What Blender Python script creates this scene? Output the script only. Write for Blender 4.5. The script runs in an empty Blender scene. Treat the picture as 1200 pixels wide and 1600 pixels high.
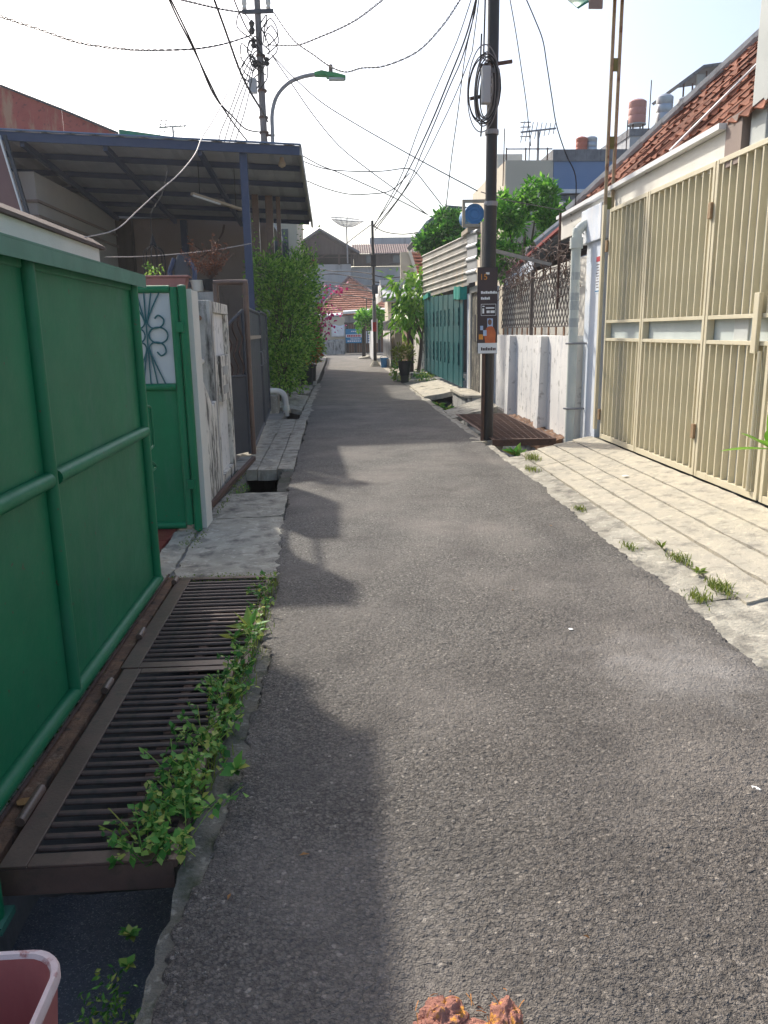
import bpy, bmesh, math, random
import numpy as np
from mathutils import Vector, Matrix, noise as mnoise
R = math.radians
random.seed(7); rng = np.random.default_rng(7)
sc = bpy.context.scene
col = sc.collection

# ------------------------------------------------------------------ camera
PITCH, YAW, ROLL, CAMH, FPX = R(13.0), R(3.1), 0.016, 1.6, 1220.0
fwd0 = Vector((math.sin(YAW), math.cos(YAW), 0)); right0 = Vector((math.cos(YAW), -math.sin(YAW), 0)); up0 = Vector((0, 0, 1))
fwd = fwd0*math.cos(PITCH) - up0*math.sin(PITCH); upc = up0*math.cos(PITCH) + fwd0*math.sin(PITCH)
rgt = right0*math.cos(ROLL) - upc*math.sin(ROLL); upr = upc*math.cos(ROLL) + right0*math.sin(ROLL)
cd = bpy.data.cameras.new('camera'); cam = bpy.data.objects.new('camera', cd); col.objects.link(cam)
cd.sensor_fit = 'VERTICAL'; cd.sensor_height = 36; cd.lens = 36*FPX/1600
cd.clip_start = .05; cd.clip_end = 3000
cam.matrix_world = Matrix(((rgt.x, upr.x, -fwd.x, 0), (rgt.y, upr.y, -fwd.y, 0), (rgt.z, upr.z, -fwd.z, CAMH), (0, 0, 0, 1)))
sc.camera = cam
# ------------------------------------------------------------------ sky and sun
SUN = Vector((-1.26, 2.04, 1.95)).normalized()
EL = math.asin(SUN.z); AZ = math.atan2(SUN.x, SUN.y)
w = bpy.data.worlds.new('World'); sc.world = w; w.use_nodes = True
nt = w.node_tree; bg = nt.nodes['Background']
sky = nt.nodes.new('ShaderNodeTexSky'); sky.sky_type = 'NISHITA'; sky.sun_disc = False
sky.sun_elevation = EL; sky.sun_rotation = AZ; sky.air_density = 1.0; sky.dust_density = 3.6; sky.ozone_density = 1.0
nt.links.new(sky.outputs[0], bg.inputs[0]); bg.inputs[1].default_value = 0.15
sl = bpy.data.lights.new('sun', 'SUN'); sl.energy = 3.2; sl.angle = R(1.8); sl.color = (1, .95, .85)
so = bpy.data.objects.new('sun', sl); col.objects.link(so); so.rotation_euler = SUN.to_track_quat('Z', 'Y').to_euler(); so.location = (-8, 12, 14)
sc.view_settings.view_transform = 'Standard'; sc.view_settings.look = 'None'; sc.view_settings.gamma = 1
sc.view_settings.exposure = 0.72
try: sc.view_settings.use_curve_mapping = False
except Exception: pass

# ------------------------------------------------------------------ materials
def lin(c):
    if isinstance(c, str):
        c = tuple(int(c[i:i+2], 16)/255 for i in (0, 2, 4))
        return tuple(x/12.92 if x <= .04045 else ((x+.055)/1.055)**2.4 for x in c)
    return c
def mat(name, c1, c2=None, sc_=6, rough=.75, metal=0, bump=.15, bsc=70, stain=None, stsc=1.5, st=(.55, .7), stretch=(1, 1, 1), c3=None, c3sc=25, c3t=(.56, .66), spec=.4, coat=0, rnd=0):
    m = bpy.data.materials.new(name); m.use_nodes = True; t = m.node_tree; N = t.nodes; L = t.links
    p = N['Principled BSDF']; p.inputs['Roughness'].default_value = rough; p.inputs['Metallic'].default_value = metal
    p.inputs['Specular IOR Level'].default_value = spec; p.inputs['Coat Weight'].default_value = coat
    tc = N.new('ShaderNodeTexCoord'); mp = N.new('ShaderNodeMapping'); L.new(tc.outputs['Object'], mp.inputs[0]); mp.inputs['Scale'].default_value = stretch
    c1 = lin(c1); c2 = lin(c2) if c2 else tuple(x*.75 for x in c1)
    def noise(s, det=6, vec=mp, ro=.6):
        n = N.new('ShaderNodeTexNoise'); n.inputs['Scale'].default_value = s; n.inputs['Detail'].default_value = det; n.inputs['Roughness'].default_value = ro
        L.new(vec.outputs[0], n.inputs['Vector']); return n
    def ramp(src, lo, hi):
        r = N.new('ShaderNodeMapRange'); r.inputs[1].default_value = lo; r.inputs[2].default_value = hi; L.new(src, r.inputs[0]); return r.outputs[0]
    def mix(f, a, b):
        x = N.new('ShaderNodeMix'); x.data_type = 'RGBA'
        if f is not None: L.new(f, x.inputs[0])
        for i, v in ((6, a), (7, b)):
            if isinstance(v, tuple): x.inputs[i].default_value = (*v[:3], 1)
            else: L.new(v, x.inputs[i])
        return x.outputs[2]
    n1 = noise(sc_); c = mix(ramp(n1.outputs[0], .35, .65), c1, c2)
    if c3:
        n3 = noise(c3sc, 8); c = mix(ramp(n3.outputs[0], *c3t), c, lin(c3))
    if stain:
        m2 = N.new('ShaderNodeMapping'); L.new(tc.outputs['Object'], m2.inputs[0]); m2.inputs['Scale'].default_value = (stsc, stsc, stsc*.22); m2.inputs['Location'].default_value = (3.1, 7.7, 1.3)
        n2 = noise(2.2, 9, m2, .68); c = mix(ramp(n2.outputs[0], *st), c, lin(stain))
    if rnd:
        oi = N.new('ShaderNodeObjectInfo'); hs = N.new('ShaderNodeHueSaturation'); mr = N.new('ShaderNodeMapRange')
        mr.inputs[3].default_value = 1-rnd; mr.inputs[4].default_value = 1+rnd; L.new(oi.outputs['Random'], mr.inputs[0]); L.new(mr.outputs[0], hs.inputs['Value']); L.new(c, hs.inputs['Color']); c = hs.outputs[0]
    L.new(c, p.inputs['Base Color'])
    nr = noise(sc_*3, 4); rr = N.new('ShaderNodeMapRange'); rr.inputs[3].default_value = max(0.03, rough-.1); rr.inputs[4].default_value = min(1, rough+.12); L.new(nr.outputs[0], rr.inputs[0]); L.new(rr.outputs[0], p.inputs['Roughness'])
    if bump:
        b = N.new('ShaderNodeBump'); b.inputs['Strength'].default_value = bump; b.inputs['Distance'].default_value = .02
        nb = noise(bsc, 8); L.new(nb.outputs[0], b.inputs['Height']); L.new(b.outputs[0], p.inputs['Normal'])
    return m
def leafmat(name, cols, trans=.35, rough=.5):
    m = bpy.data.materials.new(name); m.use_nodes = True; t = m.node_tree; N = t.nodes; L = t.links
    p = N['Principled BSDF']; p.inputs['Roughness'].default_value = rough; p.inputs['Specular IOR Level'].default_value = .35
    g = N.new('ShaderNodeNewGeometry'); r = N.new('ShaderNodeValToRGB'); L.new(g.outputs['Random Per Island'], r.inputs[0])
    e = r.color_ramp.elements
    while len(e) < len(cols): e.new(.5)
    for i, c in enumerate(cols): e[i].position = i/(len(cols)-1); e[i].color = (*lin(c), 1)
    L.new(r.outputs[0], p.inputs['Base Color'])
    tr = N.new('ShaderNodeBsdfTranslucent'); L.new(r.outputs[0], tr.inputs[0]); mx = N.new('ShaderNodeMixShader'); mx.inputs[0].default_value = trans
    L.new(p.outputs[0], mx.inputs[1]); L.new(tr.outputs[0], mx.inputs[2]); L.new(mx.outputs[0], N['Material Output'].inputs[0])
    return m
M = {}
M['green'] = mat('green_paint', (.012, .185, .078), (.010, .15, .064), 2.2, .42, bump=.4, bsc=3.0, spec=.25, stain=(.045, .17, .10), stsc=2, st=(.55, .75), c3=(.10, .065, .038), c3sc=30, c3t=(.67, .70))
M['green_cap'] = mat('green_cap_paint', (.075, .22, .145), (.06, .18, .12), 4, .5, bump=.05, bsc=30, stain=(.12, .17, .12), st=(.62, .8))
M['cream'] = mat('cream_paint', (.62, .56, .41), (.57, .51, .36), 3, .5, bump=.06, bsc=30, stain=(.34, .22, .12), stsc=3, st=(.64, .76), c3=(.24, .12, .06), c3sc=30, c3t=(.71, .75))
M['cream_sheet'] = mat('pale_grey_sheet', (.55, .6, .58), (.48, .53, .52), 3, .4, bump=.03)
M['rust'] = mat('rusty_metal', (.085, .05, .04), (.115, .06, .042), 14, .75, bump=.25, bsc=120, c3=(.05, .03, .022))
M['rust_plate'] = mat('rusty_plate', (.25, .135, .075), (.15, .085, .055), 14, .85, bump=.6, bsc=60, c3=(.07, .05, .035), c3sc=16, stain=(.34, .24, .16), stsc=4, st=(.6, .7))
M['hinge'] = mat('rust_stained_hinge', (.34, .24, .14), (.22, .13, .07), 18, .8, bump=.2)
M['brown_metal'] = mat('brown_painted_steel', (.125, .078, .060), (.165, .10, .075), 10, .33, bump=.12, bsc=90, c3=(.11, .075, .055), c3sc=18, spec=.5)
M['concrete'] = mat('concrete', (.44, .41, .34), (.30, .28, .23), 5, .92, bump=.7, bsc=45, stain=(.15, .14, .12), stsc=2.4, st=(.50, .66), c3=(.52, .48, .4), c3sc=14)
M['kerb_old'] = mat('grimy_kerb_concrete', (.2, .185, .15), (.13, .12, .095), 6, .92, bump=.8, bsc=50, stain=(.06, .07, .035), stsc=3, st=(.5, .66), c3=(.3, .28, .23), c3sc=30)
M['concrete_warm'] = mat('warm_concrete', (.52, .47, .37), (.42, .385, .315), 3.2, .92, bump=.7, bsc=55, stain=(.27, .25, .21), stsc=3, st=(.50, .68), c3=(.60, .54, .42), c3sc=16)
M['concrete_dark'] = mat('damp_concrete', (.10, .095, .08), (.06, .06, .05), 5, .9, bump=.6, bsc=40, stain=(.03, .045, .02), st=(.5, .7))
M['mossy_wall'] = mat('mossy_plaster', (.48, .47, .44), (.36, .35, .33), 4, .92, bump=.5, bsc=30, stain=(.07, .07, .065), stsc=3, st=(.50, .64))
M['old_white'] = mat('old_white_plaster', (.74, .70, .62), (.64, .6, .53), 4, .9, bump=.4, bsc=35, stain=(.10, .092, .08), stsc=4.5, st=(.50, .60), c3=(.3, .27, .23), c3sc=12)
M['white_post'] = mat('cream_white_plaster', (.72, .69, .62), (.66, .63, .56), 3, .85, bump=.2, bsc=50, stain=(.4, .37, .32), st=(.66, .82))
M['whitewash'] = mat('whitewash', (.80, .78, .74), (.72, .70, .67), 1.6, .9, bump=.3, bsc=28, stain=(.45, .46, .48), stsc=2.2, st=(.54, .70), c3=(.48, .46, .43), c3sc=7, c3t=(.58, .66))
M['paleblue'] = mat('pale_blue_plaster', (.6, .66, .74), (.68, .7, .74), 2.5, .9, bump=.25, bsc=30, stain=(.74, .74, .74), stsc=2.5, st=(.5, .62))
M['pvc'] = mat('grey_pvc', (.64, .66, .60), (.56, .59, .54), 4, .6, bump=.06, stain=(.36, .4, .38), stsc=4, st=(.6, .68))
M['lattice'] = mat('grey_brown_iron', (.10, .088, .084), (.13, .11, .1), 12, .7, bump=.1)
M['navy'] = mat('navy_paint', (.04, .058, .115), (.048, .068, .13), 4, .5, bump=.05)
M['ceil'] = mat('grey_roof_sheet', (.40, .40, .42), (.35, .35, .37), 2, .6, bump=.05)
M['brownwall'] = mat('brown_plaster', (.30, .235, .20), (.26, .205, .18), 1.2, .9, bump=.15, stain=(.16, .12, .1), st=(.6, .75))
M['housewall'] = mat('off_white_house_wall', (.48, .45, .42), (.43, .40, .38), 1.2, .9, bump=.1)
M['mauve'] = mat('mauve_sheet', (.20, .115, .11), (.18, .1, .1), 2, .6, bump=.03)
M['white_metal'] = mat('white_trim', (.72, .72, .72), (.66, .66, .66), 4, .5, bump=.04, stain=(.45, .43, .4), st=(.62, .8))
M['red_sheet'] = mat('rusty_red_sheet', (.36, .085, .065), (.29, .065, .055), 1.2, .75, bump=.15, bsc=20, stain=(.36, .2, .13), stsc=1.1, st=(.5, .64), c3=(.16, .05, .045), c3sc=6)
M['tarp'] = mat('green_tarp', (.02, .22, .13), (.02, .17, .1), 3, .5, bump=.1)
M['darkgate'] = mat('dark_grey_gate_paint', (.045, .05, .062), (.06, .066, .08), 2.5, .55, bump=.12, bsc=40, stain=(.11, .12, .14), stsc=2, st=(.6, .78))
M['black_pole'] = mat('black_pole_paint', (.022, .021, .022), (.03, .028, .028), 5, .45, bump=.08, stain=(.07, .06, .055), stsc=2, st=(.6, .72))
M['pole_conc'] = mat('grey_pole_concrete', (.22, .2, .2), (.17, .16, .16), 4, .85, bump=.2)
M['grey_metal'] = mat('grey_steel', (.3, .3, .31), (.24, .24, .25), 6, .5, metal=.4, bump=.05)
M['rubber'] = mat('black_cable', (.035, .034, .036), (.045, .043, .045), 9, .8, bump=0, spec=.08)
M['wire_white'] = mat('pale_wire', (.42, .38, .36), (.3, .24, .22), 20, .6, bump=0)
M['teal'] = mat('dark_teal_paint', (.012, .095, .108), (.014, .112, .125), 2, .42, bump=.08, bsc=30)
M['teal_bright'] = mat('bright_teal_cloth', (.02, .34, .27), (.02, .27, .21), 5, .7, bump=.1)
M['zinc'] = mat('weathered_zinc', (.42, .41, .38), (.36, .34, .3), 1.6, .55, metal=.25, bump=.1, stain=(.46, .34, .2), stsc=1.2, st=(.56, .7))
M['zinc_new'] = mat('grey_zinc', (.5, .51, .52), (.44, .45, .47), 2, .45, metal=.4, bump=.06)
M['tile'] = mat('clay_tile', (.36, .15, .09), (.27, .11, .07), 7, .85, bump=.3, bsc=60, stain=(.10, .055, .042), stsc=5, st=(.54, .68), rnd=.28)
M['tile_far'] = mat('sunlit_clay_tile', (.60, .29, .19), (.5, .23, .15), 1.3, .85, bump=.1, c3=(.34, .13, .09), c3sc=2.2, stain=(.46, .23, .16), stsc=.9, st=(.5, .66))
M['tile_brown'] = mat('brown_roof_sheet', (.2, .125, .115), (.16, .1, .095), 1.5, .8, bump=.1)
M['tile_grey'] = mat('grey_roof_tile', (.2, .205, .22), (.14, .145, .16), 3, .85, bump=.3, bsc=30, stain=(.07, .07, .075), stsc=3)
M['ridge'] = mat('cement_ridge', (.36, .37, .38), (.28, .29, .3), 5, .9, bump=.4, bsc=40, stain=(.18, .18, .18), stsc=4)
M['bluewall'] = mat('dusty_blue_wall', (.16, .24, .39), (.14, .215, .35), .6, .9, bump=.05, stain=(.2, .27, .38), st=(.6, .8))
M['beigewall'] = mat('beige_wall', (.56, .50, .40), (.5, .45, .36), .6, .9, bump=.05, stain=(.36, .32, .27), stsc=.8, st=(.55, .75))
M['greywall'] = mat('grey_wall', (.42, .43, .44), (.36, .37, .39), .7, .9, bump=.1, stain=(.2, .21, .22), stsc=.8, st=(.54, .72))
M['darkwood'] = mat('dark_timber', (.07, .055, .05), (.10, .08, .07), 1.5, .85, bump=.15, stretch=(4, 1, .5))
M['brownwood'] = mat('brown_board', (.2, .115, .07), (.16, .09, .06), 2, .8, bump=.15, stretch=(6, 6, .6))
M['void'] = mat('dark_interior', (.02, .02, .022), (.03, .03, .03), 2, .9, bump=0)
M['glass'] = mat('dusty_pane', (.05, .06, .07), (.07, .08, .09), 2, .15, bump=0, spec=.6)
M['frost'] = mat('frosted_sheet', (.5, .56, .57), (.44, .5, .52), 3, .3, bump=.03, spec=.5)
M['redtile'] = mat('red_floor_tile', (.2, .035, .03), (.16, .03, .026), 5, .4, bump=.05)
M['terracotta'] = mat('faded_terracotta_plastic', (.34, .15, .13), (.3, .13, .115), 4, .6, bump=.05)
M['binred'] = mat('faded_red_plastic', (.42, .13, .115), (.36, .11, .10), 5, .5, bump=.06, stain=(.46, .16, .14), st=(.55, .75))
M['binrim'] = mat('chalky_pink_rim', (.74, .58, .54), (.66, .47, .43), 9, .65, bump=.15, bsc=60, c3=(.45, .2, .18), c3sc=30)
M['stem'] = mat('bark', (.12, .09, .065), (.085, .065, .05), 9, .9, bump=.5, bsc=40)
M['dryvine'] = mat('dry_brown_stems', (.17, .12, .1), (.12, .085, .075), 9, .9, bump=.1)
M['blue_barrel'] = mat('blue_plastic', (.05, .22, .47), (.045, .19, .42), 3, .4, bump=.03)
M['wood_pale'] = mat('weathered_pale_wood', (.42, .36, .28), (.34, .29, .22), 5, .85, bump=.2, stretch=(1, 8, 1))
M['black_pot'] = mat('black_plastic', (.02, .022, .026), (.028, .03, .034), 4, .5, bump=.03)
M['soil'] = mat('soil', (.06, .042, .03), (.04, .03, .022), 20, .95, bump=.6, bsc=60)
M['orange_tank'] = mat('orange_tank', (.5, .15, .09), (.44, .13, .08), 2, .5, bump=.02)
M['steel_tank'] = mat('steel_tank', (.42, .45, .48), (.38, .4, .44), 2, .35, metal=.6, bump=.02)
M['pink_tank'] = mat('pink_tank', (.5, .24, .2), (.44, .2, .17), 2, .5, bump=.02)
M['ground'] = mat('bare_ground', (.17, .15, .125), (.12, .11, .09), .8, .95, bump=.5, bsc=8)
M['yard'] = mat('yard_cement', (.27, .26, .235), (.2, .19, .175), 1.5, .92, bump=.4, bsc=30, stain=(.1, .1, .085), stsc=1)
M['gutter_bed'] = mat('wet_gutter_silt', (.14, .16, .18), (.2, .22, .245), 40, .55, bump=1.0, bsc=140, c3=(.5, .53, .56), c3sc=150)
M['white_litter'] = mat('white_paper', (.8, .8, .78), (.7, .7, .68), 20, .8, bump=.1)
M['dead_leaf'] = mat('dead_leaf', (.38, .2, .07), (.3, .14, .05), 20, .8, bump=.1)
M['paint_red'] = mat('red_band_paint', (.42, .03, .035), None, 4, .6, bump=.03)
M['sign_blue'] = mat('sign_blue', (.03, .24, .44), (.03, .2, .38), 2, .5, bump=0)
M['sign_white'] = mat('sign_white', (.75, .77, .8), (.7, .72, .76), 3, .6, bump=.02)
M['sign_red'] = mat('sign_red', (.55, .04, .06), None, 3, .6, bump=0)
M['print_dark'] = mat('poster_dark_print', (.035, .022, .03), (.05, .03, .036), 3, .45, bump=0)
M['print_orange'] = mat('poster_orange_print', (.55, .14, .045), (.44, .1, .035), 9, .45, bump=0)
M['print_skin'] = mat('poster_skin_print', (.2, .1, .065), None, 9, .45, bump=0)
M['print_blue'] = mat('poster_pale_blue_print', (.45, .55, .75), (.3, .42, .65), 9, .45, bump=0)
M['print_yellow'] = mat('poster_amber_print', (.75, .3, .03), None, 9, .45, bump=0)
M['lamp_green'] = mat('lamp_green_paint', (.05, .3, .1), None, 4, .5, bump=0)
M['fluor'] = mat('old_tube_fitting', (.45, .36, .26), (.4, .32, .24), 5, .6, bump=0)
M['husk'] = mat('reddish_husk', (.42, .19, .14), (.34, .15, .115), 26, .95, bump=.8, bsc=70, c3=(.72, .33, .07), c3sc=30, c3t=(.54, .6), stretch=(1, 1, .5))
M['petal'] = leafmat('pink_petals', [(.62, .04, .2), (.72, .08, .28), (.5, .03, .14)], .4)
M['hedge'] = leafmat('hedge_leaves', ['3a6a22', '5e9030', '88b444', 'b6d468'], .42)
M['tree'] = leafmat('tree_leaves', ['37702a', '528f2f', '72b03c', '98cc55'], .4)
M['tree_dark'] = leafmat('dark_tree_leaves', ['2b5c26', '3f7a2e', '5c9a3a', '85bd48'], .35)
M['mango'] = leafmat('big_glossy_leaves', ['47792a', '62982f', '86b542', 'aecc62'], .35, .35)
M['weed'] = leafmat('weed_leaves', ['3a6c2c', '4f8a3a', '6ea648', 'a2c060', 'b9b45a'], .35)
M['grass'] = leafmat('dry_green_grass', ['6b7a2c', '86923a', '57702a', '9a9a4c'], .35)
M['drygrass'] = leafmat('dry_bush_twigs', ['6a4433', '7d5340', '58382c'], .2, .8)
M['moss'] = leafmat('moss_tufts', ['4f6a24', '6b8030', '7c8a3c'], .25, .8)

# ------------------------------------------------------------------ mesh helpers
class MB:
    def __init__(s): s.v = []; s.f = []
    def add(s, vs, fs):
        o = len(s.v); s.v += [tuple(v) for v in vs]; s.f += [tuple(i+o for i in f) for f in fs]; return s
    def box(s, x0, x1, y0, y1, z0, z1):
        return s.add([(x0,y0,z0),(x1,y0,z0),(x1,y1,z0),(x0,y1,z0),(x0,y0,z1),(x1,y0,z1),(x1,y1,z1),(x0,y1,z1)],
                     [(0,3,2,1),(4,5,6,7),(0,1,5,4),(1,2,6,5),(2,3,7,6),(3,0,4,7)])
    def bar(s, p, q, w_, h_, up=(0, 0, 1)):          # rectangular bar from p to q
        p = Vector(p); q = Vector(q); d = (q-p).normalized(); u = Vector(up)
        if abs(d.dot(u)) > .98: u = Vector((0, 1, 0))
        sd = d.cross(u).normalized()*w_/2; u = sd.cross(d).normalized()*h_/2
        vs = [p-sd-u, p+sd-u, p+sd+u, p-sd+u, q-sd-u, q+sd-u, q+sd+u, q-sd+u]
        return s.add(vs, [(0,1,2,3),(7,6,5,4),(0,4,5,1),(1,5,6,2),(2,6,7,3),(3,7,4,0)])
    def tube(s, pts, r, n=8, cap=True, r2=None):
        pts = [Vector(p) for p in pts]; k = len(pts); rings = []; u = None
        for i, p in enumerate(pts):
            d = (pts[min(i+1, k-1)]-pts[max(i-1, 0)]).normalized()
            if u is None: u = d.orthogonal().normalized()
            else: u = (u-d*u.dot(d)).normalized()
            b = d.cross(u); rr = r if r2 is None else r+(r2-r)*i/(k-1)
            if isinstance(r, (list, tuple)): rr = r[i]
            rings.append([p+(u*math.cos(a)+b*math.sin(a))*rr for a in (2*math.pi*j/n for j in range(n))])
        vs = [v for g in rings for v in g]; fs = []
        for i in range(k-1):
            for j in range(n): fs.append((i*n+j, i*n+(j+1) % n, (i+1)*n+(j+1) % n, (i+1)*n+j))
        if cap: fs += [tuple(range(n))[::-1], tuple((k-1)*n+j for j in range(n))]
        return s.add(vs, fs)
    def lathe(s, c, prof, n=20):                      # prof: (radius, z)
        cx, cy, cz = c; vs = []; fs = []; k = len(prof)
        for r_, z in prof:
            for j in range(n): a = 2*math.pi*j/n; vs.append((cx+r_*math.cos(a), cy+r_*math.sin(a), cz+z))
        for i in range(k-1):
            for j in range(n): fs.append((i*n+j, i*n+(j+1) % n, (i+1)*n+(j+1) % n, (i+1)*n+j))
        fs += [tuple(range(n))[::-1], tuple((k-1)*n+j for j in range(n))]
        return s.add(vs, fs)
    def prism(s, poly, vec):                          # polygon of 3D points pushed along vec
        vec = Vector(vec); a = [Vector(p) for p in poly]; n = len(a)
        return s.add(a+[p+vec for p in a], [tuple(range(n))[::-1], tuple(range(n, 2*n))]+[(i, (i+1) % n, n+(i+1) % n, n+i) for i in range(n)])
    def slab(s, c, th, nu, nv, amp=.006, fs_=3.0, edge=0.0, seed=0):   # bilinear slab c=[4 corners ccw], rough top and edges
        c = [Vector(p) for p in c]; top = []
        for j in range(nv+1):
            for i in range(nu+1):
                u, v = i/nu, j/nv
                p = c[0]*(1-u)*(1-v)+c[1]*u*(1-v)+c[2]*u*v+c[3]*(1-u)*v
                q = p*fs_+Vector((seed*3.7, seed*1.3, 0))
                p = p+Vector((0, 0, amp*(mnoise.noise(q)+.5*mnoise.noise(q*3))))
                if edge:
                    if i in (0, nu): p.x += edge*mnoise.noise(p*9+Vector((seed, 0, 4)))
                    if j in (0, nv): p.y += edge*mnoise.noise(p*9+Vector((seed, 5, 0)))
                top.append(p)
        m = nu+1; vs = top[:]; fs = []
        for j in range(nv):
            for i in range(nu): fs.append((j*m+i, j*m+i+1, (j+1)*m+i+1, (j+1)*m+i))
        bd = [i for i in range(m)]+[j*m+nu for j in range(1, nv+1)]+[nv*m+i for i in range(nu-1, -1, -1)]+[j*m for j in range(nv-1, 0, -1)]
        o = len(vs); vs += [top[i]-Vector((0, 0, th)) for i in bd]; k = len(bd)
        for a in range(k): fs.append((bd[a], o+a, o+(a+1) % k, bd[(a+1) % k]))
        fs.append(tuple(o+a for a in range(k)))
        return s.add(vs, fs)
    def build(s, name, m, parent=None, smooth=False, bevel=0):
        me = bpy.data.meshes.new(name); me.from_pydata(s.v, [], s.f); me.materials.append(M[m] if isinstance(m, str) else m)
        bm = bmesh.new(); bm.from_mesh(me); bmesh.ops.recalc_face_normals(bm, faces=bm.faces)
        if bevel:
            ed = [e for e in bm.edges if len(e.link_faces) == 2 and e.calc_face_angle(0) > .6]
            bmesh.ops.bevel(bm, geom=ed, offset=bevel, segments=2, affect='EDGES', profile=.6, clamp_overlap=True)
        bm.to_mesh(me); bm.free()
        if smooth:
            me.polygons.foreach_set('use_smooth', [True]*len(me.polygons))
            try: me.set_sharp_from_angle(angle=R(42))
            except Exception: pass
        return link(name, me, parent)
def link(name, me, parent=None):
    o = bpy.data.objects.new(name, me); col.objects.link(o)
    if parent is not None: put(o, parent)
    return o
def wl(o):
    v = Vector(o.location)
    while o.parent: o = o.parent; v += o.location
    return v
def put(o, parent):                                   # parent without moving: geometry is in world coordinates
    o.parent = parent; o.location = Vector(o.location)-wl(parent) if o.get('own') else -wl(parent)
def tag(o, label, cat, group=None, kind=None):
    if label: o['label'] = label
    if cat: o['category'] = cat
    if group: o['group'] = group
    if kind: o['kind'] = kind
    return o
def thing(name, label, cat, loc, group=None):
    e = bpy.data.objects.new(name, None); col.objects.link(e); e.location = loc; e.empty_display_size = .2
    return tag(e, label, cat, group)
def struct(o): o['kind'] = 'structure'; return o
def piece(name, me, parent, loc, rot=None):           # shared-mesh copy placed at world loc under parent
    o = bpy.data.objects.new(name, me); col.objects.link(o); o.parent = parent; o.location = Vector(loc)-wl(parent)
    if rot: o.rotation_euler = rot
    return o
def wrap(o, label, cat, group=None, part='foliage'):      # a plant: Empty with its uncountable foliage as one part
    me = o.data; n = o.name.split('.')[0]; c = [0, 0, 1e9]; co = np.empty(len(me.vertices)*3); me.vertices.foreach_get('co', co); co = co.reshape(-1, 3); c = (float(co[:, 0].mean()), float(co[:, 1].mean()), float(co[:, 2].min()))
    o.name = part; t = thing(n, label, cat, c, group); put(o, t); o['kind'] = 'stuff'; return t
def npmesh(name, V, F, m, parent=None, smooth=False):
    me = bpy.data.meshes.new(name); V = np.asarray(V, np.float32); F = np.asarray(F, np.int32); n = F.shape[1]
    me.vertices.add(len(V)); me.vertices.foreach_set('co', V.ravel())
    me.loops.add(F.size); me.loops.foreach_set('vertex_index', F.ravel())
    me.polygons.add(len(F)); me.polygons.foreach_set('loop_start', np.arange(0, F.size, n, dtype=np.int32)); me.polygons.foreach_set('loop_total', np.full(len(F), n, np.int32))
    if smooth: me.polygons.foreach_set('use_smooth', np.ones(len(F), bool))
    me.materials.append(M[m] if isinstance(m, str) else m); me.update(calc_edges=True); me.validate()
    o = link(name, me, parent)
    if parent is not None: o['kind'] = 'stuff'
    return o
def leafmesh(name, C, size, m, parent=None, up=.3, asp=.5, droop=0.0, jit=.35, rg=rng, dirs=None):
    C = np.asarray(C, float); n = len(C)
    d = rg.normal(size=(n, 3)) if dirs is None else np.asarray(dirs, float)+rg.normal(size=(n, 3))*.25
    d[:, 2] -= droop; d /= np.linalg.norm(d, axis=1)[:, None]
    nn = rg.normal(size=(n, 3))*(1-up); nn[:, 2] += up*1.6; s = np.cross(d, nn); s /= np.linalg.norm(s, axis=1)[:, None]+1e-9
    nn = np.cross(s, d)
    L = (size*(1+jit*rg.uniform(-1, 1, n)))[:, None]; Wd = L*asp*.5
    V = np.stack([C, C+d*L*.45+s*Wd+nn*L*.07, C+d*L-nn*L*.08, C+d*L*.45-s*Wd+nn*L*.07], 1).reshape(-1, 3)
    b = np.arange(n)[:, None]*4; F = np.concatenate([b+[0, 1, 2], b+[0, 2, 3]], 1).reshape(-1, 3)
    return npmesh(name, V, F, m, parent)
def blades(name, C, h, m, parent=None, w_=.006, lean=.5, rg=rng):
    C = np.asarray(C, float); n = len(C); a = rg.uniform(0, 6.28, n); H = h*rg.uniform(.5, 1.2, n); l = lean*rg.uniform(.2, 1, n)
    d = np.stack([np.cos(a), np.sin(a), np.zeros(n)], 1); s = np.stack([-np.sin(a), np.cos(a), np.zeros(n)], 1)*w_
    z = np.array([0, 0, 1.]); m1 = C+d*(H*l*.35)[:, None]+z*(H*.6)[:, None]; tp = C+d*(H*l)[:, None]+z*H[:, None]*.9
    V = np.stack([C-s, C+s, m1+s*.8, m1-s*.8, tp], 1).reshape(-1, 3); b = np.arange(n)[:, None]*5
    F = np.concatenate([b+[0, 1, 2], b+[0, 2, 3], b+[3, 2, 4]], 1).reshape(-1, 3)
    return npmesh(name, V, F, m, parent)
def smoothpts(p, k=4):
    p = [Vector(q) for q in p]; out = []
    for i in range(len(p)-1):
        a, b, c, d = p[max(i-1, 0)], p[i], p[i+1], p[min(i+2, len(p)-1)]
        for j in range(k):
            t = j/k; out.append(.5*((2*b)+(c-a)*t+(2*a-5*b+4*c-d)*t*t+(3*b-a-3*c+d)*t**3))
    return out+[p[-1]]
def textmesh(s, size):
    cu = bpy.data.curves.new('t', 'FONT'); cu.body = s; cu.size = size; cu.align_x = 'LEFT'; o = bpy.data.objects.new('t', cu); col.objects.link(o)
    bpy.context.view_layer.update(); me = bpy.data.meshes.new_from_object(o.evaluated_get(bpy.context.evaluated_depsgraph_get())); bpy.data.objects.remove(o); return me
def proj(p):
    v = Vector(p)-Vector((0, 0, CAMH)); k = FPX/max(.01, v.dot(fwd)); return 600+v.dot(rgt)*k, 800-v.dot(upr)*k

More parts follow.
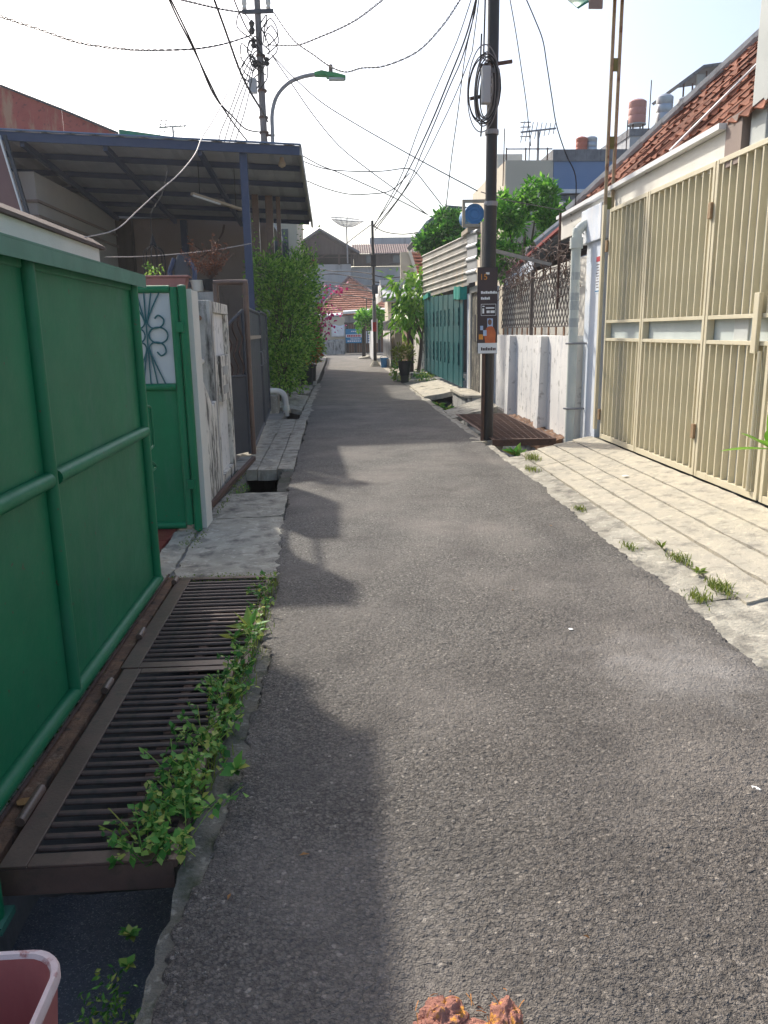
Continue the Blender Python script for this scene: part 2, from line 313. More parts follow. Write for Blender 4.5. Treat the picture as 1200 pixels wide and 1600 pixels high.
# ================================================================== ground, road, gutters
g = struct(MB().add([(-250, -60, -1.2), (250, -60, -1.2), (250, 400, -1.2), (-250, 400, -1.2)], [(0, 1, 2, 3)]).build('ground', 'ground'))
def asphalt():
    m = bpy.data.materials.new('asphalt'); m.use_nodes = True; t = m.node_tree; N = t.nodes; L = t.links; p = N['Principled BSDF']
    tc = N.new('ShaderNodeTexCoord')
    def vor(s):
        v = N.new('ShaderNodeTexVoronoi'); v.inputs['Scale'].default_value = s; L.new(tc.outputs['Object'], v.inputs['Vector']); return v
    def noi(s, d=6):
        n = N.new('ShaderNodeTexNoise'); n.inputs['Scale'].default_value = s; n.inputs['Detail'].default_value = d; L.new(tc.outputs['Object'], n.inputs['Vector']); return n
    def ramp(src, stops):
        r = N.new('ShaderNodeValToRGB'); e = r.color_ramp.elements
        while len(e) < len(stops): e.new(.5)
        for i, (a, c) in enumerate(stops): e[i].position = a; e[i].color = (*c, 1)
        L.new(src, r.inputs[0]); return r.outputs[0]
    def mix(f, a, b, mode='MIX'):
        x = N.new('ShaderNodeMix'); x.data_type = 'RGBA'; x.blend_type = mode
        if isinstance(f, float): x.inputs[0].default_value = f
        else: L.new(f, x.inputs[0])
        for i, v in ((6, a), (7, b)):
            if isinstance(v, tuple): x.inputs[i].default_value = (*v, 1)
            else: L.new(v, x.inputs[i])
        return x.outputs[2]
    wn = noi(55, 3); wv = N.new('ShaderNodeVectorMath'); wv.operation = 'MULTIPLY_ADD'; wv.inputs[1].default_value = (.014, .014, .014); L.new(wn.outputs['Color'], wv.inputs[0]); L.new(tc.outputs['Object'], wv.inputs[2])
    def vorw(s):
        v = N.new('ShaderNodeTexVoronoi'); v.inputs['Scale'].default_value = s; L.new(wv.outputs[0], v.inputs['Vector']); return v
    v1 = vorw(84); sep = N.new('ShaderNodeSeparateColor'); L.new(v1.outputs['Color'], sep.inputs[0])
    tone = ramp(sep.outputs[0], [(0, (.62, .61, .6)), (.5, (.95, .95, .95)), (.93, (1.12, 1.12, 1.12)), (.985, (1.5, 1.5, 1.48)), (1, (2.2, 2.2, 2.15))])
    # browner near, greyer up the lane: dust plus grazing sheen put into the colour
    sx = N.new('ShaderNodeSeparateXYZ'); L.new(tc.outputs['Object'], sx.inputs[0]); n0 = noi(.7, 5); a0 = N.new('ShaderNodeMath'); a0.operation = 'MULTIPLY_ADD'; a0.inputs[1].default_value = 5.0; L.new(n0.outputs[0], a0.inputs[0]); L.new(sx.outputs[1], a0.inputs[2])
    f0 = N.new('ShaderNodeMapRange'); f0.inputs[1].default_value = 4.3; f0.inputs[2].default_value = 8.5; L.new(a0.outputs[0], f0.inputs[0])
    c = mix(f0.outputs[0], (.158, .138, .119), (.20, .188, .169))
    c = mix(1.0, c, tone, 'MULTIPLY')
    bd = N.new('ShaderNodeMapRange'); bd.inputs[1].default_value = .45; bd.inputs[2].default_value = .68; bd.inputs[4].default_value = .6; L.new(v1.outputs['Distance'], bd.inputs[0])
    c = mix(bd.outputs[0], c, (.05, .045, .042))
    v2 = vorw(175)
    n1 = noi(.9, 5); f1 = N.new('ShaderNodeMapRange'); f1.inputs[1].default_value = .45; f1.inputs[2].default_value = .72; f1.inputs[4].default_value = .65; L.new(n1.outputs[0], f1.inputs[0])
    c = mix(f1.outputs[0], c, (.265, .236, .208))
    n5 = noi(2.6, 6); f5 = N.new('ShaderNodeMapRange'); f5.inputs[1].default_value = .50; f5.inputs[2].default_value = .72; f5.inputs[4].default_value = .55; L.new(n5.outputs[0], f5.inputs[0]); c = mix(f5.outputs[0], c, (.085, .076, .069))
    # chalky splash of dust near the ramp
    mp = N.new('ShaderNodeMapping'); mp.inputs['Location'].default_value = (-1.62, -3.42, 0); mp.vector_type = 'POINT'; L.new(tc.outputs['Object'], mp.inputs[0])
    ln = N.new('ShaderNodeVectorMath'); ln.operation = 'LENGTH'; L.new(mp.outputs[0], ln.inputs[0])
    n2 = noi(7, 7); ad = N.new('ShaderNodeMath'); ad.operation = 'MULTIPLY_ADD'; ad.inputs[1].default_value = .9; L.new(n2.outputs[0], ad.inputs[0]); L.new(ln.outputs['Value'], ad.inputs[2])
    f2 = N.new('ShaderNodeMapRange'); f2.inputs[1].default_value = .95; f2.inputs[2].default_value = .45; f2.inputs[4].default_value = .45; L.new(ad.outputs[0], f2.inputs[0])
    c = mix(f2.outputs[0], c, (.40, .38, .355))
    L.new(c, p.inputs['Base Color']); p.inputs['Roughness'].default_value = .82; p.inputs['Specular IOR Level'].default_value = .35
    b = N.new('ShaderNodeBump'); b.inputs['Strength'].default_value = .9; b.inputs['Distance'].default_value = .010
    hs_ = N.new('ShaderNodeMath'); hs_.operation = 'MULTIPLY_ADD'; hs_.inputs[1].default_value = .55; L.new(v2.outputs['Distance'], hs_.inputs[0]); hm_ = N.new('ShaderNodeMath'); hm_.operation = 'MULTIPLY'; L.new(v1.outputs['Distance'], hm_.inputs[0]); L.new(sep.outputs[1], hm_.inputs[1]); L.new(hm_.outputs[0], hs_.inputs[2])
    inv = N.new('ShaderNodeMath'); inv.operation = 'SUBTRACT'; inv.inputs[0].default_value = 1; L.new(hs_.outputs[0], inv.inputs[1])
    L.new(inv.outputs[0], b.inputs['Height'])
    b2 = N.new('ShaderNodeBump'); b2.inputs['Strength'].default_value = .5; b2.inputs['Distance'].default_value = .01; n3 = noi(45, 5); L.new(n3.outputs[0], b2.inputs['Height']); L.new(b.outputs[0], b2.inputs['Normal']); L.new(b2.outputs[0], p.inputs['Normal'])
    return m
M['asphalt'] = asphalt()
def hsh(ix, iy, k):
    h = (ix.astype(np.int64)*374761393+iy.astype(np.int64)*668265263+k*2246822519) & 0xffffffff
    h = ((h ^ (h >> 13))*1274126177) & 0xffffffff; h ^= h >> 16
    return (h & 0xffff)/65535.0
def worley(X, Y, s):
    gx, gy = X/s, Y/s; ix, iy = np.floor(gx), np.floor(gy); best = np.full(X.shape, 9.); hid = np.zeros(X.shape)
    for a in (-1, 0, 1):
        for b in (-1, 0, 1):
            cx, cy = ix+a, iy+b; d = (cx+hsh(cx, cy, 1)-gx)**2+(cy+hsh(cx, cy, 2)-gy)**2; k = d < best
            best = np.where(k, d, best); hid = np.where(k, hsh(cx, cy, 3), hid)
    return np.sqrt(best), hid
def vnoise(X, Y, s, k=5):
    gx, gy = X/s, Y/s; ix, iy = np.floor(gx), np.floor(gy); fx, fy = gx-ix, gy-iy; fx = fx*fx*(3-2*fx); fy = fy*fy*(3-2*fy)
    return (hsh(ix, iy, k)*(1-fx)+hsh(ix+1, iy, k)*fx)*(1-fy)+(hsh(ix, iy+1, k)*(1-fx)+hsh(ix+1, iy+1, k)*fx)*fy
LE = np.array([(-6, -.5), (1.0, -.5), (1.6, -.51), (2.0, -.49), (2.44, -.43), (3.34, -.42), (4.69, -.46), (7.9, -.58), (11.8, -.6), (18.4, -.65), (29, -.62), (55, -.75)])
RE = np.array([(-6, 2.2), (1, 2.16), (2.6, 2.06), (3.36, 1.98), (4.43, 2.04), (7.4, 2.1), (9.6, 2.13), (12, 2.08), (15.6, 2.03), (23, 2.06), (36, 2.05), (55, 2.03)])
def roadmesh():
    ys = [-6.0, -2, .4, 1.2]
    while ys[-1] < 55: y = ys[-1]; ys.append(y+max(.0062, .0062+(y-2.2)*.0042 if y > 2.2 else 0)*(1 if y < 9 else (y/9)**2.0))
    ys = np.array(ys); nx = 400; u = np.linspace(0, 1, nx)
    l = np.interp(ys, LE[:, 0], LE[:, 1]); r = np.interp(ys, RE[:, 0], RE[:, 1])
    z0 = np.zeros_like(ys)
    l = l+.05*(vnoise(z0, ys, .31)-.5)+.035*(vnoise(z0, ys, .07)-.5)+.02*(vnoise(z0, ys, .023)-.5)
    r = r+.10*(vnoise(z0+9, ys, .37)-.5)+.05*(vnoise(z0+9, ys, .08)-.5)+.025*(vnoise(z0+9, ys, .025)-.5)
    X = l[:, None]*(1-u)+r[:, None]*u; Y = np.repeat(ys[:, None], nx, 1)
    amp = np.interp(ys, [1, 4, 9, 14], [1, 1, .6, 0])[:, None]
    d1, h1 = worley(X, Y, .0135); d2, h2 = worley(X+5, Y, .034)
    Z = amp*(.55+.9*vnoise(X, Y, .8, 8))*(.0062*np.clip(.75-d1, 0, 1)*(.35+h1)+.0042*np.clip(.6-d2, 0, 1)*(h2 > .45)*h2*2)
    Z += .008*(vnoise(X, Y, .5)-.5)+.016*(vnoise(X, Y, 2.3)-.5)
    e = np.minimum(u, 1-u)*(r-l)[:, None]; Z -= .05*np.clip(1-e/.02, 0, 1)**1.5+.012*np.clip(1-e/.12, 0, 1)
    ny = len(ys); V = np.stack([X, Y, Z], 2).reshape(-1, 3); i = np.arange(nx-1)[None]; j = np.arange(ny-1)[:, None]
    a = (j*nx+i).ravel(); F = np.stack([a, a+1, a+nx+1, a+nx], 1)
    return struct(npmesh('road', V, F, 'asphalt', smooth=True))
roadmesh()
struct(MB().box(-.42, 1.95, -6, 55, -1.15, -.06).build('road_bed', 'concrete_dark'))
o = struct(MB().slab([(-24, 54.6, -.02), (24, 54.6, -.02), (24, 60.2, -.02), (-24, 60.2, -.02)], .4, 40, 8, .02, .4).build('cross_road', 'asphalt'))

# left lot, its gutter and kerb
struct(MB().slab([(-16, -6, -.03), (-1.15, -6, -.03), (-1.15, 54.4, -.03), (-16, 54.4, -.03)], 1.1, 30, 120, .02, .8).build('yard', 'yard'))
struct(MB().slab([(-1.2, -3, -.36), (-.5, -3, -.36), (-.5, 2.55, -.40), (-1.2, 2.55, -.40)], .1, 14, 60, .02, 5).build('gutter_bed', 'gutter_bed'))
struct(MB().slab([(-1.2, 2.57, -.95), (-.4, 2.57, -.95), (-.4, 20, -.9), (-1.2, 20, -.9)], .1, 10, 120, .02, 5).build('gutter_bed', 'concrete_dark'))  # shade under the grates put into a deeper, darker floor
k = struct(MB().slab([(-.585, -3, -.02), (-.40, -3, -.02), (-.37, 5.05, -.02), (-.50, 5.05, -.02)], 1.0, 6, 160, .012, 6, .03, 3).build('kerb', 'kerb_old'))
struct(MB().slab([(-.70, 8.1, -.03), (-.5, 8.1, -.03), (-.5, 9.4, -.03), (-.72, 9.4, -.03)], .5, 4, 20, .012, 6, .03, 5).build('kerb', 'concrete_dark'))
struct(MB().slab([(-.80, 15.0, -.03), (-.56, 15.0, -.01), (-.55, 26, -.01), (-.76, 26, -.02)], .5, 4, 60, .02, 3, .05, 6).build('kerb', 'concrete'))

def slabthing(name, label, cat, cs, mtl, th=.09, nu=10, nv=16, amp=.008, fs=3, edge=.02, seed=0):
    o = MB().slab(cs, th, nu, nv, amp, fs, edge, seed).build(name, mtl, smooth=False); return tag(o, label, cat)
# cement apron in front of the small green door
dr = thing('driveway_apron', 'cracked grey cement apron over the gutter before the open green door', 'pavement', (-.9, 6.5, -.02))
MB().slab([(-1.18, 5.12, -.02), (-.43, 5.1, -.012), (-.54, 6.9, -.012), (-1.22, 6.9, -.015)], .12, 24, 40, .01, 4, .03, 1).build('slab', 'concrete', dr)
MB().slab([(-1.24, 6.93, -.012), (-.545, 6.93, -.004), (-.555, 8.02, -.01), (-1.2, 8.02, -.012)], .14, 20, 24, .012, 3, .03, 2).build('slab', 'concrete', dr)
MB().slab([(-1.40, 5.1, -.008), (-1.2, 5.13, -.012), (-1.24, 6.62, -.012), (-1.40, 6.62, -.008)], .1, 14, 30, .02, 8, .03, 4).build('broken_edge', 'concrete', dr)
rt = thing('red_floor', 'dark red tiled strip of floor beneath the open green door', 'floor', (-1.8, 5.9, .0))
for i in range(4):
    for j in range(6): MB().box(-2.64+i*.31, -2.64+i*.31+.304, 5.12+j*.25, 5.12+j*.25+.244, -.04, .004+.001*((i+j) % 2)).build('tile', 'redtile', rt)
# paving beside the dark gates
pv = thing('gate_paving', 'pale worn paving strip over the gutter along the dark gates', 'pavement', (-.95, 12, 0))
ys = [9.35, 11.0, 12.8, 15.0]
for j in range(3):
    for i, (xa, xb) in enumerate(((-1.34, -1.02), (-1.01, -.78), (-.77, -.58))):
        MB().slab([(xa-.012*j, ys[j]+.01, 0), (xb-.012*j, ys[j]+.01, .002), (xb-.02*(j+1), ys[j+1]-.01, .002), (xa-.02*(j+1), ys[j+1]-.01, 0)], .13, 5, 14, .01, 4, .01, i*4+j).build('slab', 'concrete', pv)
sl2 = thing('gutter_cover', 'sloping grey cement covers over the gutter beside the hedge', 'pavement', (-1, 19, 0))
MB().slab([(-1.6, 17.0, .10), (-.82, 16.9, -.02), (-.8, 20.6, 0), (-1.6, 20.6, .12)], .1, 10, 24, .03, 2, .05, 9).build('slab', 'concrete', sl2)
MB().slab([(-1.7, 21.6, .04), (-.84, 21.4, 0), (-.8, 24.4, 0), (-1.7, 24.4, .06)], .1, 10, 20, .02, 2, .05, 10).build('slab', 'concrete', sl2)
struct(MB().slab([(-1.95, 24.8, .0), (-.74, 24.8, -.01), (-.78, 54.4, -.01), (-2, 54.4, 0)], .4, 8, 60, .02, 1.5, .03, 11).build('pavement', 'concrete'))

# right lot, ramp base and gutter
struct(MB().slab([(3.24, -6, .03), (30, -6, .1), (30, 54.4, .1), (3.24, 54.4, .03)], .6, 40, 120, .01, .8).build('yard', 'yard'))
struct(MB().slab([(1.9, -6, -.09), (3.3, -6, -.05), (3.3, 10.15, -.05), (1.9, 9.7, -.09)], .45, 20, 120, .01, 5, .02, 12).build('kerb', 'concrete_warm'))
struct(MB().slab([(1.9, 9.6, -.46), (3.3, 9.6, -.46), (3.3, 24.6, -.46), (1.9, 24.6, -.46)], .1, 10, 100, .03, 4).build('gutter_bed', 'gutter_bed'))
struct(MB().slab([(1.97, 23.6, -.03), (3.25, 23.6, .06), (3.25, 54.4, .04), (1.97, 54.4, -.02)], .4, 8, 80, .03, 1.2, .06, 13).build('pavement', 'concrete'))
struct(MB().slab([(1.98, 10.0, -.04), (2.2, 10.0, -.03), (2.2, 23.7, -.03), (1.96, 23.7, -.04)], .45, 4, 80, .015, 4, .02, 14).build('kerb', 'concrete'))
rp = thing('concrete_ramp', 'sunlit cream concrete ramp of long grooved strips before the cream gate', 'ramp', (2.7, 7.2, .05))
rz = lambda x: .13*(x-2.1)+.006
MB().slab([(2.22, 4.3, -.02), (3.3, 4.5, .105), (3.3, 10.1, .105), (2.22, 9.7, -.02)], .1, 8, 30, .004, 4).build('base', 'concrete_dark', rp)
XS = [(2.327, 2.556), (2.582, 2.806), (2.833, 3.088), (3.116, 3.40)]
near = [4.17, 4.28, 4.1, 3.9]; far = [9.95, 10.08, 10.2, 10.32]; cut = [8.95, 8.98, 9.1, 7.3]
for i, (a, b) in enumerate(XS):
    MB().slab([(a, near[i], rz(a)), (b, near[i]+.04, rz(b)), (b, cut[i]+.05, rz(b)), (a, cut[i], rz(a))], .07, 6, 70, .006, 5, .008, 20+i).build('strip', 'concrete_warm', rp)
    MB().slab([(a, cut[i]+.012, rz(a)), (b, cut[i]+.062, rz(b)), (b, far[i]+.06, rz(b)), (a, far[i], rz(a))], .07, 6, 16, .006, 5, .008, 30+i).build('strip', 'concrete_warm', rp)
MB().slab([(2.0, 4.3, -.018), (2.31, 4.3, .02), (2.31, 9.8, .03), (2.02, 9.8, -.01)], .09, 6, 80, .01, 5, .02, 41).build('kerb_strip', 'concrete', rp)
MB().slab([(1.9, 1.6, -.04), (2.9, 1.6, .05), (2.9, 4.22, .085), (1.9, 4.29, -.02)], .09, 14, 40, .012, 5, .03, 42).build('kerb_strip', 'concrete', rp)
# broken ramp, step and cover on the right gutter
cr = thing('gate_ramp', 'tilted pale cement ramp in front of the teal gate', 'ramp', (2.6, 21.5, .1))
for j in range(3):
    y0, y1 = 19.3+j*1.45, 19.3+(j+1)*1.45-.03
    MB().slab([(2.12, y0+.35, .0), (3.16, y0, .2), (3.16, y1, .2), (2.12, y1+.35, .0)], .12, 8, 10, .02, 3, .04, 50+j).build('slab', 'concrete_warm', cr)
tag(MB().slab([(2.14, 14.75, -.02), (3.0, 14.9, .18), (3.1, 16.7, .2), (2.14, 16.1, -.02)], .1, 10, 14, .03, 2, .05, 55).build('cement_cover', 'concrete', None), 'sloping grey cement cover over the gutter behind the rusty grate', 'pavement')
st = thing('doorstep', 'stained cement step below the mossy old door', 'step', (2.95, 18, 0))
MB().box(2.78, 3.2, 17.0, 19.25, -.5, .18).build('riser', 'mossy_wall', st, bevel=.015)
MB().slab([(2.72, 16.98, .21), (3.2, 16.98, .22), (3.2, 19.25, .22), (2.72, 19.25, .21)], .05, 5, 14, .01, 4, .02, 57).build('tread', 'concrete_warm', st)

# ================================================================== near left: drain grates, sliding gate, door
def grate(name, label, x0, x1, y0, y1, z, step, wl_, mtl, rb, skirt, midbar=None):
    t = thing(name, label, 'grate', ((x0+x1)/2, y0, z))
    MB().box(x0, x0+wl_, y0, y1, z-.008, z).build('side_plate', mtl, t, bevel=.002)
    MB().box(x1-.03, x1, y0, y1, z-.03, z-.002).build('side_plate', mtl, t)
    MB().box(x0+wl_+.002, x1-.032, y0, y0+.06, z-.009, z-.001).build('end_plate', mtl, t, bevel=.002)
    MB().box(x0+wl_+.002, x1-.032, y1-.045, y1, z-.009, z-.001).build('end_plate', mtl, t, bevel=.002)
    if skirt: MB().box(x0+.004, x1-.01, y0-.003, y0+.003, z-.1, z-.010).build('skirt', mtl, t)
    y = y0+.06+step*.7; L = x1-x0-wl_-.025; me = None
    while y < y1-.05:
        if me is None:
            o = MB().tube([(0, 0, 0), (L/2, 0, 0), (L, 0, 0)], rb, 8).build('bar', mtl, None, True); me = o.data; bpy.data.objects.remove(o)
        piece('bar', me, t, (x0+wl_-.005, y+random.uniform(-.004, .004), z-.014+random.uniform(-.002, .002)), (0, 0, random.uniform(-.006, .006))); y += step
    if midbar: MB().box(midbar-.02, midbar+.02, y0+.01, y1-.01, z-.05, z-.032).build('cross_strap', 'rust', t)
    return t
gA = grate('drain_grate', 'brown steel bar grate nearest the camera, overgrown with weeds', -1.085, -.545, 2.15, 3.60, .02, .0625, .085, 'brown_metal', .0105, True, -.75)
gB = grate('drain_grate', 'brown steel bar grate at the far end of the green gate', -1.105, -.485, 3.615, 5.06, .02, .0625, .085, 'brown_metal', .0105, False, -.76)
for g_ in (gA, gB): g_['group'] = 'gutter grates along the green gate'
tr = thing('gate_track', 'rusty sliding gate track lying beside the brown grates', 'gate track', (-1.15, 3.6, 0))
MB().slab([(-1.19, 2.0, .012), (-1.107, 2.0, .012), (-1.125, 5.1, .012), (-1.2, 5.1, .012)], .03, 3, 60, .004, 9, .006, 60).build('plate', 'rust_plate', tr)
MB().tube([(-1.172, 1.9, .03), (-1.176, 3.5, .03), (-1.18, 5.1, .03)], .008, 6).build('rail', 'rust', tr, True)
for (y, l) in ((2.36, .2), (3.34, .11), (3.98, .11), (4.92, .1)):
    x = -1.098-.012*(y-2.2)/2.8
    MB().tube([(x, y, .032), (x-.001, y+l*.5, .032), (x-.002, y+l, .032)], .017, 10).build('hinge_barrel', 'brown_metal', tr, True)
tag(MB().slab([(-1.34, 1.7, -.004), (-1.195, 1.7, -.004), (-1.205, 5.1, -.004), (-1.34, 5.1, -.004)], .4, 5, 90, .02, 11, .02, 61).build('gate_footing', 'old_white'), 'crumbling cement footing under the green sliding gate', 'footing')
# litter on the track and in the gutter
for i, (x, y, z, s, mt, lb) in enumerate(((-1.14, 2.50, .02, .035, 'dead_leaf', 'small dry orange leaf on the rusty gate track'), (-.62, 3.55, -.93, .07, 'white_litter', 'white scrap of litter seen under the grate bars'), (-.66, 3.42, -.93, .06, 'white_litter', 'small white scrap in the gutter under the nearest grate'),
        (1.22, 3.93, .008, .022, 'white_litter', 'tiny pale scrap lying mid road'), (1.43, 2.39, .008, .02, 'white_litter', 'pale pebble-like scrap on the asphalt at lower right'), (2.9, 7.72, .12, .05, 'white_litter', 'crumpled white paper on the ramp by the cream gate'))):
    o = MB(); rr = random.Random(i)
    P_ = [(x+s*math.cos(a)*rr.uniform(.5, 1), y+s*math.sin(a)*rr.uniform(.5, 1), z+rr.uniform(0, .15)*s) for a in [k*1.05 for k in range(6)]]
    o.add(P_+[(x, y, z+s*.2), (x, y, z-.004)], [(k, (k+1) % 6, 6) for k in range(6)]+[((k+1) % 6, k, 7) for k in range(6)])
    tag(o.build('litter', mt), lb, 'litter')

gt = thing('sliding_gate', 'large dark green steel sliding gate in shade at the left', 'gate', (-1.2, 3.6, .03))
GX = -1.2
MB().box(GX-.018, GX-.012, 2.05, 4.84, .07, 1.93).build('panel', 'green', gt)
for y in (3.24, 4.85): MB().tube([(GX, y, .085), (GX, y, 1.0), (GX, y, 1.93)], .031, 14).build('stile', 'green', gt, True)
MB().tube([(GX+.115, 2.07, -.09), (GX+.115, 2.07, 1.0), (GX+.115, 2.07, 1.93)], .038, 14).build('stile', 'green', gt, True)
MB().tube([(GX, 2.10, .075), (GX, 3.5, .075), (GX, 4.88, .075)], .035, 14).build('bottom_rail', 'green', gt, True)
for (a, b) in ((2.10, 3.20), (3.28, 4.84)):
    MB().tube([(GX+.006, a, 1.03), (GX+.006, (a+b)/2, 1.03), (GX+.006, b, 1.03)], .033, 14).build('middle_rail', 'green', gt, True)
    MB().box(GX-.012, GX+.0, a+.0, b-.0, 1.86, 1.925).build('weld_strip', 'green', gt, bevel=.006)
cp = MB().box(GX-.05, GX+.055, 2.0, 4.97, 1.945, 1.953); cp.box(GX+.049, GX+.055, 2.1, 4.97, 1.88, 1.944); cp.build('cap', 'green_cap', gt)
MB().tube(smoothpts([(GX, 4.87, 1.17), (GX+.005, 4.93, 1.172), (GX+.012, 4.985, 1.165), (GX+.015, 4.995, 1.13), (GX+.015, 5.0, .95), (GX+.012, 4.985, .915), (GX+.005, 4.93, .905), (GX, 4.87, .905)]), .0075, 8).build('handle', 'green', gt, True)
MB().tube(smoothpts([(GX, 4.87, .85), (GX+.01, 4.95, .82), (GX+.016, 5.0, .79), (GX+.012, 4.99, .772), (GX, 4.87, .762)]), .0065, 8).build('latch_loop', 'green', gt, True)
MB().box(GX+.06, GX+.165, 2.02, 2.12, -.115, -.09).build('foot_plate', 'green_cap', gt)
for y in (2.9, 4.45):
    MB().tube([(GX-.012, y, .045), (GX+.012, y, .045)], .045, 16).build('roller', 'rust', gt, True)
# low wall with tiled coping behind the sliding gate
bw = thing('gate_side_wall', 'stained white wall top with brown coping above the green sliding gate', 'wall', (-1.65, 4, 0))
MB().box(-1.72, -1.60, 1.5, 5.66, 0, 2.19).build('wall', 'white_post', bw)
MB().prism([(-1.78, 1.5, 2.195), (-1.575, 1.5, 2.195), (-1.575, 1.5, 2.215), (-1.66, 1.5, 2.27), (-1.78, 1.5, 2.25)], (0, 4.24, -.02)).build('coping', mat('brown_coping', (.13, .09, .078), (.10, .07, .06), 6, .9, bump=.3), bw)

# small green door, open
dy = 6.5
dg = thing('green_door', 'open narrow green steel door with frosted glass and iron scrolls', 'door', (-1.6, dy, 0))
xl, xr = -2.12, -1.291
for x in (xl, xr): MB().tube([(x, dy, .04), (x, dy, 1.0), (x, dy, 1.97)], .032, 12).build('stile', 'green', dg, True)
for z in (.032, 1.19, 1.955): MB().tube([(xl+.03, dy, z), ((xl+xr)/2, dy, z), (xr-.03, dy, z)], .030, 12).build('rail', 'green', dg, True)
MB().box(xl+.02, xr-.02, dy+.006, dy+.012, .06, 1.19).build('lower_panel', 'green', dg)
MB().box(xl+.02, xr-.02, dy+.006, dy+.012, 1.192, 1.95).build('glass', 'frost', dg)
def scroll(pts): MB().tube(smoothpts([(p[0], dy-.012, p[1]) for p in pts], 5), .0065, 6).build('scroll', 'teal', dg, True)
for cx in (-1.52, -1.87):
    s1 = 1
    scroll([(cx, 1.21), (cx, 1.56), (cx, 1.93)])
    for sx in (-1, 1):
        scroll([(cx+sx*.12, 1.21), (cx+sx*.05, 1.38), (cx+sx*.012, 1.50), (cx+sx*.05, 1.545), (cx+sx*.12, 1.53), (cx+sx*.14, 1.47), (cx+sx*.10, 1.44), (cx+sx*.07, 1.47)])
        scroll([(cx+sx*.12, 1.93), (cx+sx*.05, 1.80), (cx+sx*.012, 1.70), (cx+sx*.05, 1.655), (cx+sx*.12, 1.67), (cx+sx*.14, 1.72), (cx+sx*.10, 1.755), (cx+sx*.07, 1.73)])
        scroll([(cx+sx*.09+.075*math.cos(a), 1.60+.062*math.sin(a)) for a in [k*math.pi/6 for k in range(13)]])
        scroll([(cx+sx*.055, 1.93), (cx+sx*.03, 1.80), (cx+sx*.008, 1.70)]); scroll([(cx+sx*.055, 1.21), (cx+sx*.03, 1.38), (cx+sx*.008, 1.5)])
for z in (.35, 1.62):
    MB().box(xr+.01, xr+.07, dy-.055, dy-.025, z, z+.08).build('hinge', 'green', dg, bevel=.004)
dp = thing('door_post', 'green steel pipe post carrying the hinges of the green door', 'post', (-1.225, dy, 0))
MB().tube([(-1.225, dy+.005, -.02), (-1.225, dy+.005, 1), (-1.225, dy+.005, 1.97)], .034, 14).build('pipe', 'green', dp, True)
MB().lathe((-1.225, dy+.005, 1.97), [(.036, 0), (.036, .012), (.01, .018)], 14).build('cap', 'green_cap', dp)
tag(MB().slab([(-1.29, 6.56, 1.955), (-1.165, 6.56, 1.955), (-1.165, 6.86, 1.955), (-1.29, 6.86, 1.955)], 2.0, 3, 5, .01, 8, .006, 66).build('gate_pillar', 'white_post'), 'slim off-white pillar beside the green door post', 'pillar')

# old white concrete fence with pipe rails
of = thing('old_fence_wall', 'weathered white concrete fence wall with recessed panels and black stains', 'wall', (-1.3, 8, 0))
MB().prism([(-1.24, 6.9, -.03), (-1.24, 8.0, -.03), (-1.24, 8.0, .95), (-1.24, 7.75, .92), (-1.24, 6.9, 1.45)], (-.12, 0, 0)).build('sloping_wing', 'old_white', of, bevel=.008)
# tall end pier with openings
MB().box(-1.50, -1.25, 8.02, 8.16, -.03, 1.93).build('pier', 'mossy_wall', of, bevel=.012)
x0, x1 = -1.40, -1.262
for (ya, yb, za, zb) in ((8.162, 9.38, 1.82, 1.93), (8.162, 8.32, 0, 1.818), (9.22, 9.38, 0, 1.818), (8.322, 9.218, .98, 1.30), (8.322, 9.218, 0, .12)):
    MB().box(x0, x1, ya, yb, za-.0, zb-.002).build('frame_member', 'old_white', of, bevel=.006)
MB().box(x0+.01, x1-.045, 8.322, 9.218, 1.302, 1.816).build('recessed_panel', 'whitewash', of)
MB().box(x0+.01, x1-.05, 8.322, 9.218, .122, .978).build('recessed_panel', 'whitewash', of)
MB().box(x0+.02, x1+.028, 8.40, 9.10, .90, 1.38).build('raised_block', 'old_white', of, bevel=.008)
for z in (1.02, 1.22):
    MB().box(x1+.022, x1+.031, 8.52, 8.9, z-.045, z+.045).build('slot', 'mossy_wall', of)
MB().box(-1.42, -1.30, 9.40, 9.48, -.03, 1.86).build('buttress', 'concrete_dark', of, bevel=.01)
for z in (1.76, 1.34, .97):
    MB().tube([(-1.29, 6.86, z+.02), (-1.33, 7.4, z+.01), (-1.36, 8.03, z)], .026, 10).build('pipe_rail', 'white_post' if z < 1.5 else 'rust_plate', of, True)
tag(MB().bar((-1.25, 6.92, .04), (-1.13, 10.1, .03), .045, .05).build('angle_iron', 'rust', None), 'rusty angle iron lying along the gutter edge before the white fence', 'iron bar')
tag(MB().tube([(-1.46, 8.6, 0), (-1.46, 8.6, 1.62)], .035, 10).build('rusty_post', 'rust_plate', None, True), 'rust brown pipe post behind the white fence rails', 'post')

# rusty gate frame, narrow leaf and dark double gate
rf = thing('rusty_gate_frame', 'rusty brown open steel gate frame taller than the dark gates', 'gate frame', (-1.4, 10.6, 0))
for x in (-1.57, -1.19): MB().tube([(x, 10.62, -.05), (x, 10.62, 1.2), (x+.01, 10.62, 2.24)], .038, 10).build('upright', 'brown_metal', rf, True)
MB().tube([(-1.59, 10.62, 2.25), (-1.4, 10.62, 2.255), (-1.15, 10.62, 2.25)], .036, 10).build('top_bar', 'brown_metal', rf, True)
lf = thing('narrow_gate_leaf', 'narrow dark gate leaf with rusty scrollwork top standing ajar', 'gate', (-1.3, 10.3, 0))
def lq(u, z): return (-1.54+.31*u, 10.1+.46*u, z)
for u in (0, 1): MB().tube([lq(u, .02), lq(u, .8), lq(u, 1.55 if u == 0 else 1.9)], .022, 8).build('stile', 'darkgate', lf, True)
